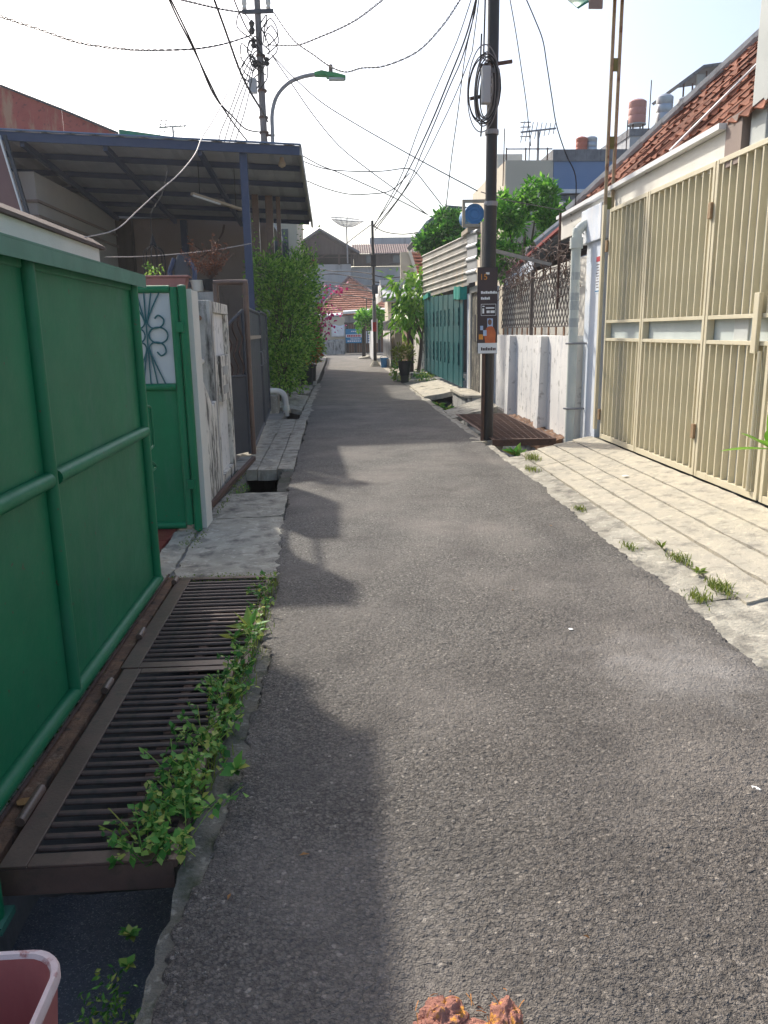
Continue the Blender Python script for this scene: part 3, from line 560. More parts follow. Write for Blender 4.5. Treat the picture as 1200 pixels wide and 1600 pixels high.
MB().bar(lq(.03, .55), lq(.97, .55), .012, 1.0).build('panel', 'darkgate', lf)
for a, b in ((1.06, 1.06), (1.55, 1.9)): MB().tube([lq(0, a), lq(1, b)], .02, 8).build('rail', 'darkgate', lf, True)
for k in range(5):
    u = .12+k*.19; z0 = 1.08; z1 = 1.53+.35*u
    MB().tube(smoothpts([lq(u, z0)]+[(lq(u+.07*math.sin(j*1.6), 0)[0], lq(u+.09*math.sin(j*1.6), 0)[1], z0+(z1-z0)*j/8) for j in range(1, 8)]+[lq(u, z1)], 3), .011, 6).build('scroll', 'rust', lf, True)
def lg(y, z, off=0): t = (y-10.7)/5.7; return (-1.19-.26*t+off, y, z)
for li, (ya, yb, lb) in enumerate(((10.72, 13.75, 'dark grey sheet steel gate leaf nearest the rusty frame'), (13.82, 16.35, 'dark grey sheet steel gate leaf next to the hedge'))):
    d = thing('dark_gate', lb, 'gate', lg((ya+yb)/2, .03)); d['group'] = 'dark grey double gate'
    n = 5; zt = 1.93 if li == 0 else 1.97
    for k in range(n):
        a = ya+.05+(yb-ya-.1)*k/n; b = ya+.05+(yb-ya-.1)*(k+1)/n-.012
        MB().prism([lg(a, .1), lg(b, .1), lg(b, zt-.03), lg(a, zt-.03)], (-.012, 0, 0)).build('sheet', 'darkgate', d)
    for y in (ya, yb): MB().tube([lg(y, .04), lg(y, 1), lg(y, zt)], .028, 8).build('stile', 'darkgate', d, True)
    for z in (.07, zt): MB().tube([lg(ya, z), lg(yb, z)], .026, 8).build('rail', 'darkgate', d, True)
    MB().bar(lg(ya+.05, 1.55, .018), lg(yb-.05, 1.55, .018), .012, .05).build('rail', 'wood_pale' if li == 0 else 'darkgate', d)
    ym = yb-.5 if li == 0 else ya+.5
    MB().tube(smoothpts([lg(ym, 1.30, .01), lg(ym, 1.30, .05), lg(ym, 1.1, .055), lg(ym, 1.1, .01)]), .010, 6).build('handle', 'grey_metal', d, True)
tag(MB().slab([(-2.36, 6.7, 2.04), (-2.2, 6.7, 2.04), (-2.2, 10.9, 2.04), (-2.36, 10.9, 2.04)], 2.1, 2, 30, .01, 3).build('shade_wall', 'mossy_wall'), 'grey unseen wall added behind the green door to shade the apron', 'wall')  # added wall, hidden from view, put here to shade the cement apron
# boundary wall with planters behind the fence
bd = tag(MB().slab([(-7.5, 10.95, 2.16), (-1.62, 10.95, 2.16), (-1.62, 11.12, 2.16), (-7.5, 11.12, 2.16)], 2.2, 40, 3, .015, 3, .01, 70).build('boundary_wall', 'mossy_wall'), 'grey mould-stained boundary wall carrying planters, behind the white fence', 'wall')

# ================================================================== left: planters, carport, houses
def roundpot(name, label, c, r0, r1, h, mtl, plant=None):
    t = thing(name, label, 'pot', c)
    MB().lathe(c, [(r0, 0), (r0+(r1-r0)*.5, h*.5), (r1*.97, h*.9), (r1*1.07, h*.9), (r1*1.07, h), (r1*.93, h), (r1*.9, h*.86), (.01, h*.86)], 20).build('pot', mtl, t, True)
    MB().lathe((c[0], c[1], c[2]+h*.85), [(r1*.9, 0), (r1*.5, .012), (.005, .02)], 14).build('soil', 'soil', t)
    return t
pl = thing('planter_trough', 'faded pink terracotta trough on the boundary wall above the green door', 'planter', (-2.3, 11, 2.17))
MB().prism([(-2.62, 10.9, 2.175), (-2.02, 10.9, 2.175), (-1.98, 10.9, 2.34), (-2.66, 10.9, 2.34)], (0, .2, 0)).build('trough', 'terracotta', pl, bevel=.01)
MB().box(-2.69, -1.95, 10.88, 11.12, 2.342, 2.37).build('rim', 'terracotta', pl, bevel=.008)
p2 = roundpot('small_pot', 'small pale pot on the boundary wall next to the pink trough', (-1.86, 11.03, 2.17), .07, .1, .14, 'white_post')
p3 = roundpot('small_pot', 'black pot of the dry shrub on the boundary wall', (-1.68, 11.03, 2.17), .085, .12, .15, 'black_pot')
ds = thing('dry_shrub', 'bushy dead brown shrub standing on the boundary wall', 'plant', (-1.7, 11.03, 2.3))
P_ = []; b = MB()
for k in range(46):
    a = random.uniform(0, 6.28); r_ = random.uniform(.1, .42); h = random.uniform(.2, .55)
    q = [(-1.68, 11.03, 2.3), (-1.68+.4*r_*math.cos(a), 11.03+.3*r_*math.sin(a), 2.3+h*.5), (-1.68+r_*math.cos(a)-.04, 11.03+.6*r_*math.sin(a), 2.3+h)]
    b.tube(smoothpts(q, 3), .004, 4, True); 
    for j in range(16): t = random.uniform(.35, 1.05); P_.append((-1.68+r_*math.cos(a)*t-.04*t, 11.03+.6*r_*math.sin(a)*t, 2.3+h*t))
b.build('twigs', 'dryvine', ds); leafmesh('dry_leaves', P_, .05, 'drygrass', ds, asp=.3)
# little wire birdcage, hanging cloth and creeper behind the wall
bc = thing('birdcage', 'dark wire birdcage hanging in the shaded carport', 'birdcage', (-2.62, 12, 2.5))
for k in range(12):
    a = k*math.pi/6; MB().tube(smoothpts([(-2.62+.15*math.cos(a), 12+.15*math.sin(a), 2.42), (-2.62+.15*math.cos(a), 12+.15*math.sin(a), 2.72), (-2.62+.1*math.cos(a), 12+.1*math.sin(a), 2.82), (-2.62, 12, 2.86)], 3), .005, 5).build('wire', 'rubber', bc)
MB().lathe((-2.62, 12, 2.40), [(.16, 0), (.16, .03), (.15, .03)], 16).build('tray', 'darkwood', bc); MB().lathe((-2.62, 12, 2.86), [(.05, 0), (.03, .08), (.008, .16)], 10).build('finial', 'rubber', bc)
hook = MB().tube(smoothpts([(-2.62, 12, 3.0), (-2.62, 12.02, 3.3), (-2.5, 12.3, 3.6), (-2.45, 12.6, 4.0)]), .006, 5).build('hanger', 'rubber', bc)
cl = thing('hanging_jacket', 'dark blue-green jacket hanging behind the boundary wall', 'jacket', (-2.2, 12, 2.3))
b = MB(); n = 10; vs = []
for j in range(9):
    for i in range(n):
        a = 2*math.pi*i/n; tz = j/8; r_ = .10*(1-.5*max(0, tz-.75)/.25)*(1+.12*math.sin(3*a+j)); vs.append((-2.23+r_*math.cos(a)*1.15, 12+r_*.5*math.sin(a), 2.28+tz*.45))
b.add(vs, [(j*n+i, j*n+(i+1) % n, (j+1)*n+(i+1) % n, (j+1)*n+i) for j in range(8) for i in range(n)]); b.build('body', 'darkgate', cl, True)
for s in (-1, 1): MB().tube([(-2.23+s*.1, 12, 2.68), (-2.23+s*.18, 11.99, 2.5), (-2.23+s*.16, 11.98, 2.26)], .035, 8).build('sleeve', 'navy', cl, True)
MB().tube(smoothpts([(-2.23, 12, 2.72), (-2.23, 12, 2.8), (-2.2, 12, 2.84)], 3), .006, 5).build('hanger', 'rubber', cl)
wrap(leafmesh('potted_herb', rng.normal((-2.45, 11.05, 2.45), (.07, .04, .05), (60, 3)), .06, 'hedge', None, asp=.3), 'small grey-green herb growing in the pink trough', 'plant')

cz = lambda x, y: 5.214-.077*(y-17)-.051*(x+.637)
ca = thing('carport_canopy', 'dark navy steel carport canopy with sloping sheet roof over the left yard', 'canopy', (-3.5, 20, 0))
for k in range(8):
    xa, xb = -8.2+k*.946, -8.2+(k+1)*.946+.004
    b = MB(); m_ = 8
    for j in range(m_):
        pass
    pr = []
    for j in range(m_+1):
        x = xa+(xb-xa)*j/m_; pr.append((x, .03 if j % 4 == 2 else 0))
    poly = [(x, 16.9, cz(x, 16.9)+.02+h) for x, h in pr]+[(x, 16.9, cz(x, 16.9)+.012+h) for x, h in pr[::-1]]
    b.prism(poly, (0, 6.9, -.077*6.9)); b.build('roof_sheet', 'ceil', ca)
def cbar(p, q, w_, h_, nm, drop): MB().bar((p[0], p[1], cz(*p)-drop), (q[0], q[1], cz(*q)-drop), w_, h_).build(nm, 'navy', ca)
cbar((-8.2, 16.93), (-.66, 16.93), .04, .16, 'front_beam', .07)
MB().bar((-8.2, 16.9, cz(-8.2, 16.9)+.045), (-.63, 16.9, cz(-.63, 16.9)+.045), .1, .02).build('edge_flashing', 'bluewall', ca)
for y in (18.25, 19.6, 21.0, 22.4, 23.6): cbar((-8.2, y), (-.72, y), .06, .11, 'purlin', .05)
for x in (-7.6, -6.1, -4.5, -2.65): cbar((x, 17), (x, 23.7), .08, .12, 'rafter', .165)
MB().bar((-.645, 16.93, cz(-.645, 16.93)-.05), (-.645, 23.8, cz(-.645, 23.8)-.05), .05, .19).build('side_fascia', 'zinc', ca)
for (x, y, r_, mt) in ((-1.8, 17.1, .075, 'navy'), (-1.93, 20.5, .075, 'brown_metal'), (-1.6, 20.55, .085, 'brown_metal'), (-1.38, 20.6, .05, 'brown_metal')):
    MB().box(x-r_, x+r_, y-r_, y+r_, -.05, cz(x, y)-.1).build('post', mt, ca)
MB().box(-4.35, -4.18, 23.55, 23.72, 3.75, 4.75).build('wall_bracket', 'navy', ca)
lt = thing('tube_lamp', 'unlit dusty fluorescent lamp fitting hung under the carport roof', 'lamp', (-2.6, 18.4, 4.4))
MB().bar((-3.03, 18, 4.54), (-2.05, 18.9, 4.33), .1, .05).build('fitting', 'fluor', lt); MB().tube([(-3.0, 17.97, 4.50), (-2.5, 18.44, 4.39)], .022, 8).build('tube', 'white_metal', lt, True)
for t in (.15, .85): MB().tube([(-3.03+.98*t, 18+.9*t, 4.56-.2*t), (-3.03+.98*t, 18+.9*t, cz(-2.5, 18.5)+.0)], .008, 5).build('hanger', 'rubber', lt)
tag(MB().lathe((-1.05, 17.4, 4.93), [(.01, 0), (.07, .03), (.08, .08), (.05, .14), (.04, .2)], 12).build('ceiling_socket', 'fluor', None, True), 'small cream bulb socket under the corner of the carport roof', 'lamp')
mv = thing('side_screen', 'mauve sheet screen with white trim at the left end of the carport', 'screen', (-7, 16.8, 4))
MB().prism([(-8.2, 16.75, 3.2), (-6.0, 16.75, 3.2), (-6.44, 16.75, 5.42), (-8.2, 16.75, 5.5)], (0, .03, 0)).build('sheet', 'mauve', mv)
MB().bar((-5.98, 16.73, 3.2), (-6.42, 16.73, 5.42), .03, .08, (0, 1, 0)).build('trim', 'white_metal', mv); MB().bar((-5.9, 16.76, 3.2), (-6.33, 16.76, 5.42), .06, .07, (0, 1, 0)).build('edge_post', 'darkgate', mv)

lh = thing('left_house', 'shaded off-white house with moulded bands behind the carport', 'house', (-6, 21, 0))
MB().box(-12, -6.2, 17.75, 24.0, 0, 4.95).build('wall', 'housewall', lh)
for z in (4.05, 4.35): MB().box(-12, -6.15, 17.70, 23.9, z, z+.05).build('moulding', 'brownwall', lh)
MB().box(-6.195, -1.95, 24.0, 24.2, 0, 4.85).build('back_wall', 'brownwall', lh)
MB().box(-6.19, -5.75, 23.7, 23.995, 0, 4.8).build('pilaster', 'darkwood', lh)
MB().box(-12.3, -1.9, 23.9, 30, 4.86, 5.0).build('roof', 'greywall', lh)
cr_ = tag(MB().tube(smoothpts([(-4.6, 23.6, 3.55), (-4.2, 23.5, 3.6), (-3.6, 23.4, 3.85), (-3.2, 23.4, 4.3), (-3.1, 23.4, 4.6)]), .03, 6).tube([(-4.1, 23.5, 4.15), (-3.3, 23.4, 3.6)], .02, 5).build('dry_branch', 'dryvine', None, True), 'bent dry branch against the brown wall of the carport', 'branch')

# rusty red sheet gable and green tarp above the carport
rg_ = thing('red_sheet_wall', 'rust-streaked red sheet metal gable rising above the carport roof', 'wall', (-9, 30, 0))
xs = [(-13.2, 10.9), (-11.29, 9.98), (-9.3, 9.22), (-7.45, 8.46)]
for (xa, za), (xb, zb) in zip(xs, xs[1:]):
    MB().prism([(xa, 30, 4), (xb-.02, 30, 4), (xb-.02, 30, zb), (xa, 30, za)], (0, .06, 0)).build('sheet', 'red_sheet', rg_)
for (xa, za), (xb, zb) in zip(xs, xs[1:]): MB().bar((xa, 29.97, za+.03), (xb, 29.97, zb+.03), .14, .06).build('edge_flashing', 'darkgate', rg_)
MB().box(-7.44, -6.9, 30, 30.08, 4, 8.4).build('plain_sheet', 'zinc', rg_)
MB().box(-13.2, -5, 30.1, 38, 0, 7.9).build('building_body', 'greywall', rg_)
tag(MB().prism([(-7.4, 29.9, 7.9), (-4.95, 29.9, 7.9), (-4.95, 29.9, 8.3), (-5.8, 29.9, 8.38), (-7.4, 29.9, 8.60)], (0, 3, .1)).build('green_tarp', 'tarp'), 'green tarpaulin edge next to the rusty red gable', 'tarpaulin')
def antenna(name, label, c, s, n=6, mast=1.2, ang=0.3):
    t = thing(name, label, 'antenna', c); c = Vector(c)
    MB().tube([c, c+Vector((0, 0, mast))], .035*s, 6).build('mast', 'grey_metal', t)
    d = Vector((math.cos(ang), math.sin(ang), .12)); top = c+Vector((0, 0, mast)); pd = Vector((-math.sin(ang), math.cos(ang), 0)) if False else Vector((.2, .1, 1)).normalized()
    MB().tube([top-d*.5*s, top+d*.5*s], .025*s, 5).build('boom', 'grey_metal', t)
    for k in range(n):
        p = top+d*s*(-.45+.9*k/(n-1)); l = (.28-.02*k)*s; MB().tube([p-pd*l, p+pd*l], .016*s, 4).build('element', 'grey_metal', t)
    for k in range(4):
        p = top+Vector((-.5*s, 0, .2*s-.12*s*k)); MB().tube([p, p+Vector((.3*s, .05, .02))], .016*s, 4).build('element', 'rust', t)
    return t
antenna('tv_antenna', 'small television antenna above the green tarpaulin', (-5.65, 30.5, 8.1), .95, 6, .72)
tag(MB().tube([(-9.35, 30.3, 8.9), (-9.4, 30.3, 9.95)], .015, 5).build('lightning_rod', 'grey_metal'), 'thin rod standing on the rusty red gable', 'rod')
hb = thing('beige_house', 'pale beige house wall glimpsed past the carport corner', 'house', (-3, 32, 0))
MB().box(-5.0, -1.42, 31, 37, 0, 6.35).build('wall', 'beigewall', hb); MB().box(-5.2, -1.35, 30.8, 37.2, 6.352, 6.5).build('parapet', 'greywall', hb); MB().box(-2.35, -1.75, 30.96, 31, 3.9, 5.4).build('window', 'glass', hb)
tag(MB().slab([(-2.15, 21.2, 2.3), (-1.95, 21.2, 2.3), (-2.0, 54.3, 2.3), (-2.2, 54.3, 2.3)], 2.3, 2, 40, .01, 1).build('garden_wall', 'mossy_wall'), 'long grey garden wall behind the hedge and bougainvillea', 'wall')

# ================================================================== left vegetation and street furniture
def crown(n, c, rad, rg, lump=.25, shell=.55, squash=None):
    u = rg.normal(size=(n, 3)); u /= np.linalg.norm(u, axis=1)[:, None]
    k = np.array([mnoise.noise(Vector((a[0]*1.8+c[0], a[1]*1.8+c[1], a[2]*1.8+c[2]))) for a in u])
    k2 = np.array([mnoise.noise(Vector((a[0]*5+c[0], a[1]*5, a[2]*5+c[2]))) for a in u])
    r_ = (shell+(1-shell)*rg.random(n)**.6)*(1+lump*k*1.6+lump*.7*k2)
    return np.array(c)+u*r_[:, None]*np.array(rad), u
hg = thing('hedge', 'tall dense green clipped hedge bulging over the left road edge', 'hedge', (-1.3, 19, 0))
pts = []; dirs = []
for (c, rad, n) in (((-1.16, 19.4, 2.6), (.76, 1.6, .85), 3800), ((-1.17, 19.2, 1.75), (.66, 1.7, 1.1), 4200), ((-1.28, 18.9, .95), (.55, 1.4, .75), 3600), ((-1.55, 18.2, 2.95), (.42, .7, .5), 700), ((-.85, 19.8, 2.9), (.45, .8, .65), 1200)):
    p, u = crown(n, c, rad, rng, .38, .4); pts.append(p); dirs.append(u)
pts = np.vstack(pts); dirs = np.vstack(dirs); kk = pts[:, 2] > .22
leafmesh('foliage', pts[kk], .085, 'hedge', hg, up=.25, asp=.5, dirs=dirs[kk]*.7+[0, 0, .25])
spr = []
for k in range(60):
    a = rng.uniform(0, 6.28); b0 = np.array([-1.2+.7*math.cos(a), 19.3+1.4*math.sin(a), 3.3+rng.uniform(-.8, .3)]); dd = np.array([math.cos(a)*.3, math.sin(a)*.3, 1.0])*rng.uniform(.2, .5)
    for j in range(9): spr.append(b0+dd*j/8+rng.normal(size=3)*.03)
leafmesh('sprouts', np.array(spr), .08, 'hedge', hg, asp=.45)
for k in range(26):
    a = rng.uniform(0, 6.28); h = rng.uniform(.8, 3.0); e_ = (-1.17+.62*math.cos(a), 19.2+1.3*math.sin(a), h+.35); MB().tube(smoothpts([(-1.3+rng.uniform(-.1, .1), 19.0+rng.uniform(-.5, .5), h*.45), ((-1.25+e_[0])/2, (19.1+e_[1])/2, h), e_]), .014, 5, r2=.005).build('branch', 'stem', hg, True)
for x, y in ((-1.4, 18.4), (-1.3, 19.0), (-1.25, 19.7)):
    MB().tube(smoothpts([(x, y, -.05), (x+.03, y, .6), (x-.05, y+.05, 1.4), (x+.1, y, 2.3)]), .035, 7, r2=.015).build('stem', 'stem', hg, True)
bo = thing('bougainvillea', 'bougainvillea with pink flowers spilling over the road past the hedge', 'bush', (-1.1, 26, 0))
p, u = crown(2600, (-1.25, 25.5, 2.0), (.75, 1.6, 1.35), rng, .3, .4); leafmesh('foliage', p, .10, 'tree_dark', bo, asp=.55, dirs=u)
p, u = crown(1500, (-1.0, 27.5, 1.4), (.45, 1.4, .9), rng, .3, .4); leafmesh('foliage', p, .10, 'hedge', bo, asp=.55, dirs=u)
fl = []
for (c, s, n) in (((-.55, 25.0, 2.35), .22, 70), ((-.45, 25.6, 1.95), .25, 110), ((-.62, 24.6, 1.75), .16, 40), ((-.3, 26.5, 2.9), .10, 26), ((.1, 27, 2.95), .09, 26), ((-.8, 24.2, 3.55), .06, 10)):
    fl.append(rng.normal(c, s, (n, 3)))
leafmesh('flowers', np.vstack(fl), .10, 'petal', bo, asp=.9)
MB().tube(smoothpts([(-1.0, 25.4, 2.4), (-.6, 26, 2.9), (-.1, 26.6, 3.05), (.1, 27, 2.98)]), .012, 5).tube(smoothpts([(-1.3, 25.5, 0), (-1.2, 25.5, 1.2), (-1.0, 25.4, 2.4)]), .035, 6).build('branch', 'stem', bo, True)
for (x, y, r_, h, lb) in ((-1.02, 25.2, .22, .6, 'dark plastic barrel pot below the bougainvillea, nearer one'), (-.98, 27.2, .22, .55, 'dark plastic barrel pot below the bougainvillea, farther one')):
    roundpot('barrel_pot', lb, (x, y, 0), r_*.85, r_, h, 'black_pot')['group'] = 'pots under the bougainvillea'
cr2 = thing('croton_shrub', 'yellow and red tipped leafy shrub in the barrel pots by the road', 'plant', (-.95, 26.4, .6))
p, u = crown(700, (-.92, 25.9, 1.15), (.34, 1.0, .5), rng, .3, .3); leafmesh('foliage', p, .14, leafmat('croton', ['2e5f22', '5c8a2c', 'c08a2a', 'b4452a', 'd6c640']), cr2, asp=.4, dirs=u)
pp = thing('drain_pipe', 'white elbow drain pipe dipping into the gutter by the hedge', 'pipe', (-1.22, 16.6, .2))
MB().tube(smoothpts([(-1.5, 16.72, .42), (-1.32, 16.7, .42), (-1.2, 16.66, .38), (-1.14, 16.62, .26), (-1.13, 16.6, .0), (-1.13, 16.6, -.1)]), .06, 12).build('elbow', 'white_post', pp, True)
MB().lathe((-1.13, 16.6, .02), [(.075, 0), (.075, .1), (.065, .1)], 14).build('collar', 'pvc', pp, True)
tag(MB().box(-1.62, -1.28, 16.5, 16.95, -.1, .34).build('gutter_block', 'concrete', None, bevel=.02), 'small grey concrete block between dark gate and drain pipe', 'block')

# creeping weeds on the grates: a mass nobody could count
def weedpath(n):
    t = rng.random(n); y = np.interp(t, [0, .38, .68, .88, 1], [2.14, 2.55, 3.05, 3.55, 4.95]); mid = np.interp(y, [2.1, 2.3, 2.7, 3.1, 3.5, 4, 4.6, 5], [-.60, -.62, -.59, -.55, -.53, -.51, -.51, -.5]); wd = np.interp(y, [2.1, 2.3, 2.7, 3.2, 3.6, 4.2, 5], [.07, .10, .06, .04, .035, .02, .04])
    return np.stack([mid+rng.normal(size=n)*wd*.75, y, np.zeros(n)], 1)
stems = weedpath(190); leaf = []; sb = MB()
for s in stems:
    h = rng.uniform(.03, .13); a = rng.uniform(0, 6.28); tip = s+[math.cos(a)*h*.9, math.sin(a)*h*.7, h]
    s0 = (s[0], s[1], .0); sb.tube([s0, ((s[0]+tip[0])/2, (s[1]+tip[1])/2, h*.6), tuple(tip)], .0018, 4, False)
    for j in range(int(rng.integers(6, 13))): t = rng.uniform(.25, 1.05); leaf.append(s*(1-t)+tip*t+rng.normal(size=3)*.008)
sb.build('weed_stems', 'weed'); tag(bpy.data.objects['weed_stems'], 'tangled green stems of the weeds over the grate', 'weeds', kind='stuff')
tag(leafmesh('creeping_weeds', np.array(leaf), .027, 'weed', None, up=.7, asp=.72, jit=.6), 'mass of small leafy green weeds creeping over the brown grates', 'weeds', kind='stuff')
mo = []
for (xa, xb, ya, yb, n) in ((-1.3, -.45, 5.02, 5.13, 520), (-1.21, -1.18, 2.5, 5.0, 220), (-1.3, -1.12, 5.9, 6.4, 120), (-1.18, -1.12, 7.0, 9.2, 200), (-.62, -.48, 4.7, 5.05, 260)):
    mo.append(np.stack([rng.uniform(xa, xb, n), rng.uniform(ya, yb, n), rng.uniform(-.02, .02, n)], 1))
tag(leafmesh('moss', np.vstack(mo), .018, 'moss', None, up=.8, asp=.7), 'yellow-green moss tufts in the cement cracks', 'moss', kind='stuff')
wgr = np.stack([np.interp(np.linspace(2.5, 5, 420), [2.5, 3.2, 5], [-.53, -.5, -.48])+rng.normal(size=420)*.03, np.linspace(2.5, 5, 420)+rng.normal(size=420)*.05, np.full(420, .0)], 1)
wrap(blades('grass_strip', wgr, .06, 'grass', None, .0025, 1.3), 'thin yellowish grass growing along the outer edge of the grates', 'grass')
def leafweed(label, c, s, n=9, mtl='weed', name='weed_plant', spread=1.0, grp=None, asp=.38):
    t = thing(name, label, 'weed', c, grp); lv = []; dr_ = []
    for k in range(n):
        a = 6.28*k/n+rng.uniform(-.4, .4); el = rng.uniform(.15, .9); lv.append((c[0], c[1], c[2]+.3*s*rng.random())); dr_.append((math.cos(a)*spread, math.sin(a)*spread, el))
    leafmesh('leaves', lv, s, mtl, t, up=.6, asp=asp, dirs=dr_); MB().tube([c, (c[0], c[1], c[2]+.35*s)], .003, 5).build('stem', mtl, t); return t
leafweed('bright young weed sprouting from the far grate by the road', (-.52, 4.05, .01), .11, 10)
leafweed('single broad-leaved weed in the far grate bars', (-.6, 3.95, .01), .08, 8)
leafweed('weed sprig leaning out over the asphalt from the near grate', (-.42, 2.62, .02), .06, 14, asp=.6)
leafweed('small weed hanging from the gutter wall below the grate', (-.66, 2.0, -.12), .035, 18, asp=.7)
leafweed('pale weed on the gutter wall near the red bin', (-.63, 1.86, -.1), .028, 16, asp=.7)
p = rng.normal((-.66, 1.72, -.14), (.035, .07, .04), (260, 3)); wrap(leafmesh('fern_weed', p, .022, 'weed', None, asp=.4), 'feathery green weed on the gutter wall beside the red bin', 'weed')
# grass tufts on the right
for (x, y, n, r_, h, lb) in ((2.36, 9.42, 110, .09, .10, 'straw-green grass tuft at the far corner of the ramp'), (2.19, 8.78, 80, .07, .06, 'dry grass tuft at the asphalt edge near the ramp corner'), (2.13, 6.75, 50, .05, .05, 'small dry grass tuft halfway along the asphalt edge'), (2.12, 5.5, 50, .05, .05, 'tiny grass tuft at the asphalt edge beside the ramp'),
        (2.31, 5.05, 120, .06, .05, 'green grass tuft in the ramp joint, farther one'), (2.30, 4.45, 170, .07, .05, 'yellow-green grass tuft at the broken near end of the ramp'), (2.12, 4.35, 110, .06, .045, 'green grass tuft at the asphalt edge near the right frame side')):
    c = np.stack([x+rng.normal(size=n)*r_*.5, y+rng.normal(size=n)*r_*1.1, np.full(n, rz(x)-.004)], 1); wrap(blades('grass_tuft', c, h, 'grass', None, .0035, 1.2), lb, 'grass', 'grass tufts along the ramp')
leafweed('low leafy weed in the ramp joint between grass tufts', (2.31, 4.75, .03), .06, 12, 'moss')
leafweed('spindly weed standing in the ramp joint', (2.31, 5.35, .03), .07, 9, 'moss', spread=.5)
for (x, y, lb) in ((2.35, 10.35, 'green weed in the gutter beyond the ramp corner'), (2.3, 16.6, 'green weed in the dark gutter before the cement step'), (2.22, 17.6, 'weed clump at the mouth of the gutter under the teal gate ramp')):
    leafweed(lb, (x, y, -.08), .17, 24, 'weed')
tag(leafmesh('gutter_weeds', rng.normal((-1.13, 8.4, -.12), (.05, .22, .06), (300, 3)), .03, 'weed', None, up=.6), 'soft green weeds in the open gutter before the dark gates', 'weeds', kind='stuff')

# utility pole with street lamp on the left
PX, PY = -1.95, 24.5
up_ = thing('utility_pole', 'grey concrete utility pole with insulators rising behind the carport', 'utility pole', (PX, PY, 0))
MB().tube([(PX, PY, -.1), (PX, PY, 5), (PX-.03, PY, 11.2)], .13, 12, r2=.085).build('shaft', 'pole_conc', up_, True)
MB().bar((PX-.45, PY-.1, 10.3), (PX+.42, PY-.1, 10.33), .09, .09).build('crossarm', 'darkgate', up_); xa_ = [c for c in up_.children if c.name.startswith('crossarm')][0]
for (x, z) in ((-.38, 10.35), (.28, 10.37)): MB().lathe((PX+x, PY-.1, z), [(.03, 0), (.07, .04), (.05, .1), (.075, .14), (.07, .26), (.02, .32)], 10).build('insulator', 'white_post', xa_, True)
for (x, z, h) in ((-.2, 9.75, .35), (-.17, 9.4, .25), (.17, 8.95, .22), (-.16, 8.9, .2)): MB().lathe((PX+x, PY-.1, z), [(.05, 0), (.09, h*.3), (.05, h*.5), (.09, h*.8), (.03, h)], 8).build('clamp', 'rubber', up_, True)
MB().box(PX-.36, PX-.14, PY-.16, PY+.02, 8.25, 8.62).build('junction_box', 'greywall', up_, bevel=.02)
for k in range(16):
    a = rng.uniform(0, 6.28); c0 = Vector((PX+rng.uniform(-.3, .3), PY-.12, 10.1-k*.09)); MB().tube(smoothpts([c0, c0+Vector((.25*math.cos(a), -.05, .2)), c0+Vector((.4*math.cos(a+.6), -.05, -.2)), c0+Vector((.05, 0, -.5))]), .017, 5).build('loose_lead', 'rubber', up_, True)
for z in (7.2, 7.6, 8.3, 9.2): MB().lathe((PX, PY, z), [(.13, 0), (.135, .03), (.13, .06)], 12).build('band', 'rust', up_)
sl_ = thing('street_lamp', 'curved grey street lamp arm with green lamp head over the road', 'street lamp', (PX+.24, PY, 6.5))
MB().tube(smoothpts([(PX+.22, PY-.05, 6.4), (PX+.24, PY-.05, 7.2), (PX+.26, PY-.05, 7.75), (PX+.42, PY-.05, 8.2), (PX+.75, PY-.05, 8.52), (PX+1.15, PY-.05, 8.68), (PX+1.55, PY-.05, 8.75)], 5), .055, 10).build('arm', 'grey_metal', sl_, True)
MB().prism([(PX+1.5, PY-.17, 8.70), (PX+1.85, PY-.17, 8.69), (PX+1.85, PY-.17, 8.8), (PX+1.7, PY-.17, 8.83), (PX+1.5, PY-.17, 8.78)], (0, .24, 0)).build('head_cover', 'lamp_green', sl_, bevel=.015)
MB().prism([(PX+1.83, PY-.2, 8.66), (PX+2.38, PY-.2, 8.62), (PX+2.38, PY-.2, 8.69), (PX+2.1, PY-.2, 8.76), (PX+1.83, PY-.2, 8.79)], (0, .3, 0)).build('head', 'lamp_green', sl_, bevel=.015); lh_ = [c for c in sl_.children if c.name.startswith('head') and 'cover' not in c.name][0]
MB().box(PX+1.9, PX+2.34, PY-.18, PY+.08, 8.60, 8.635).build('lens', 'frost', lh_)
MB().lathe((PX+1.96, PY-.05, 8.78), [(.06, 0), (.06, .2), (.04, .22)], 10).build('photocell', 'brown_metal', lh_, True)
for z in (6.5, 7.15): MB().bar((PX+.05, PY-.05, z), (PX+.3, PY-.05, z), .08, .05).build('bracket', 'rust', sl_)

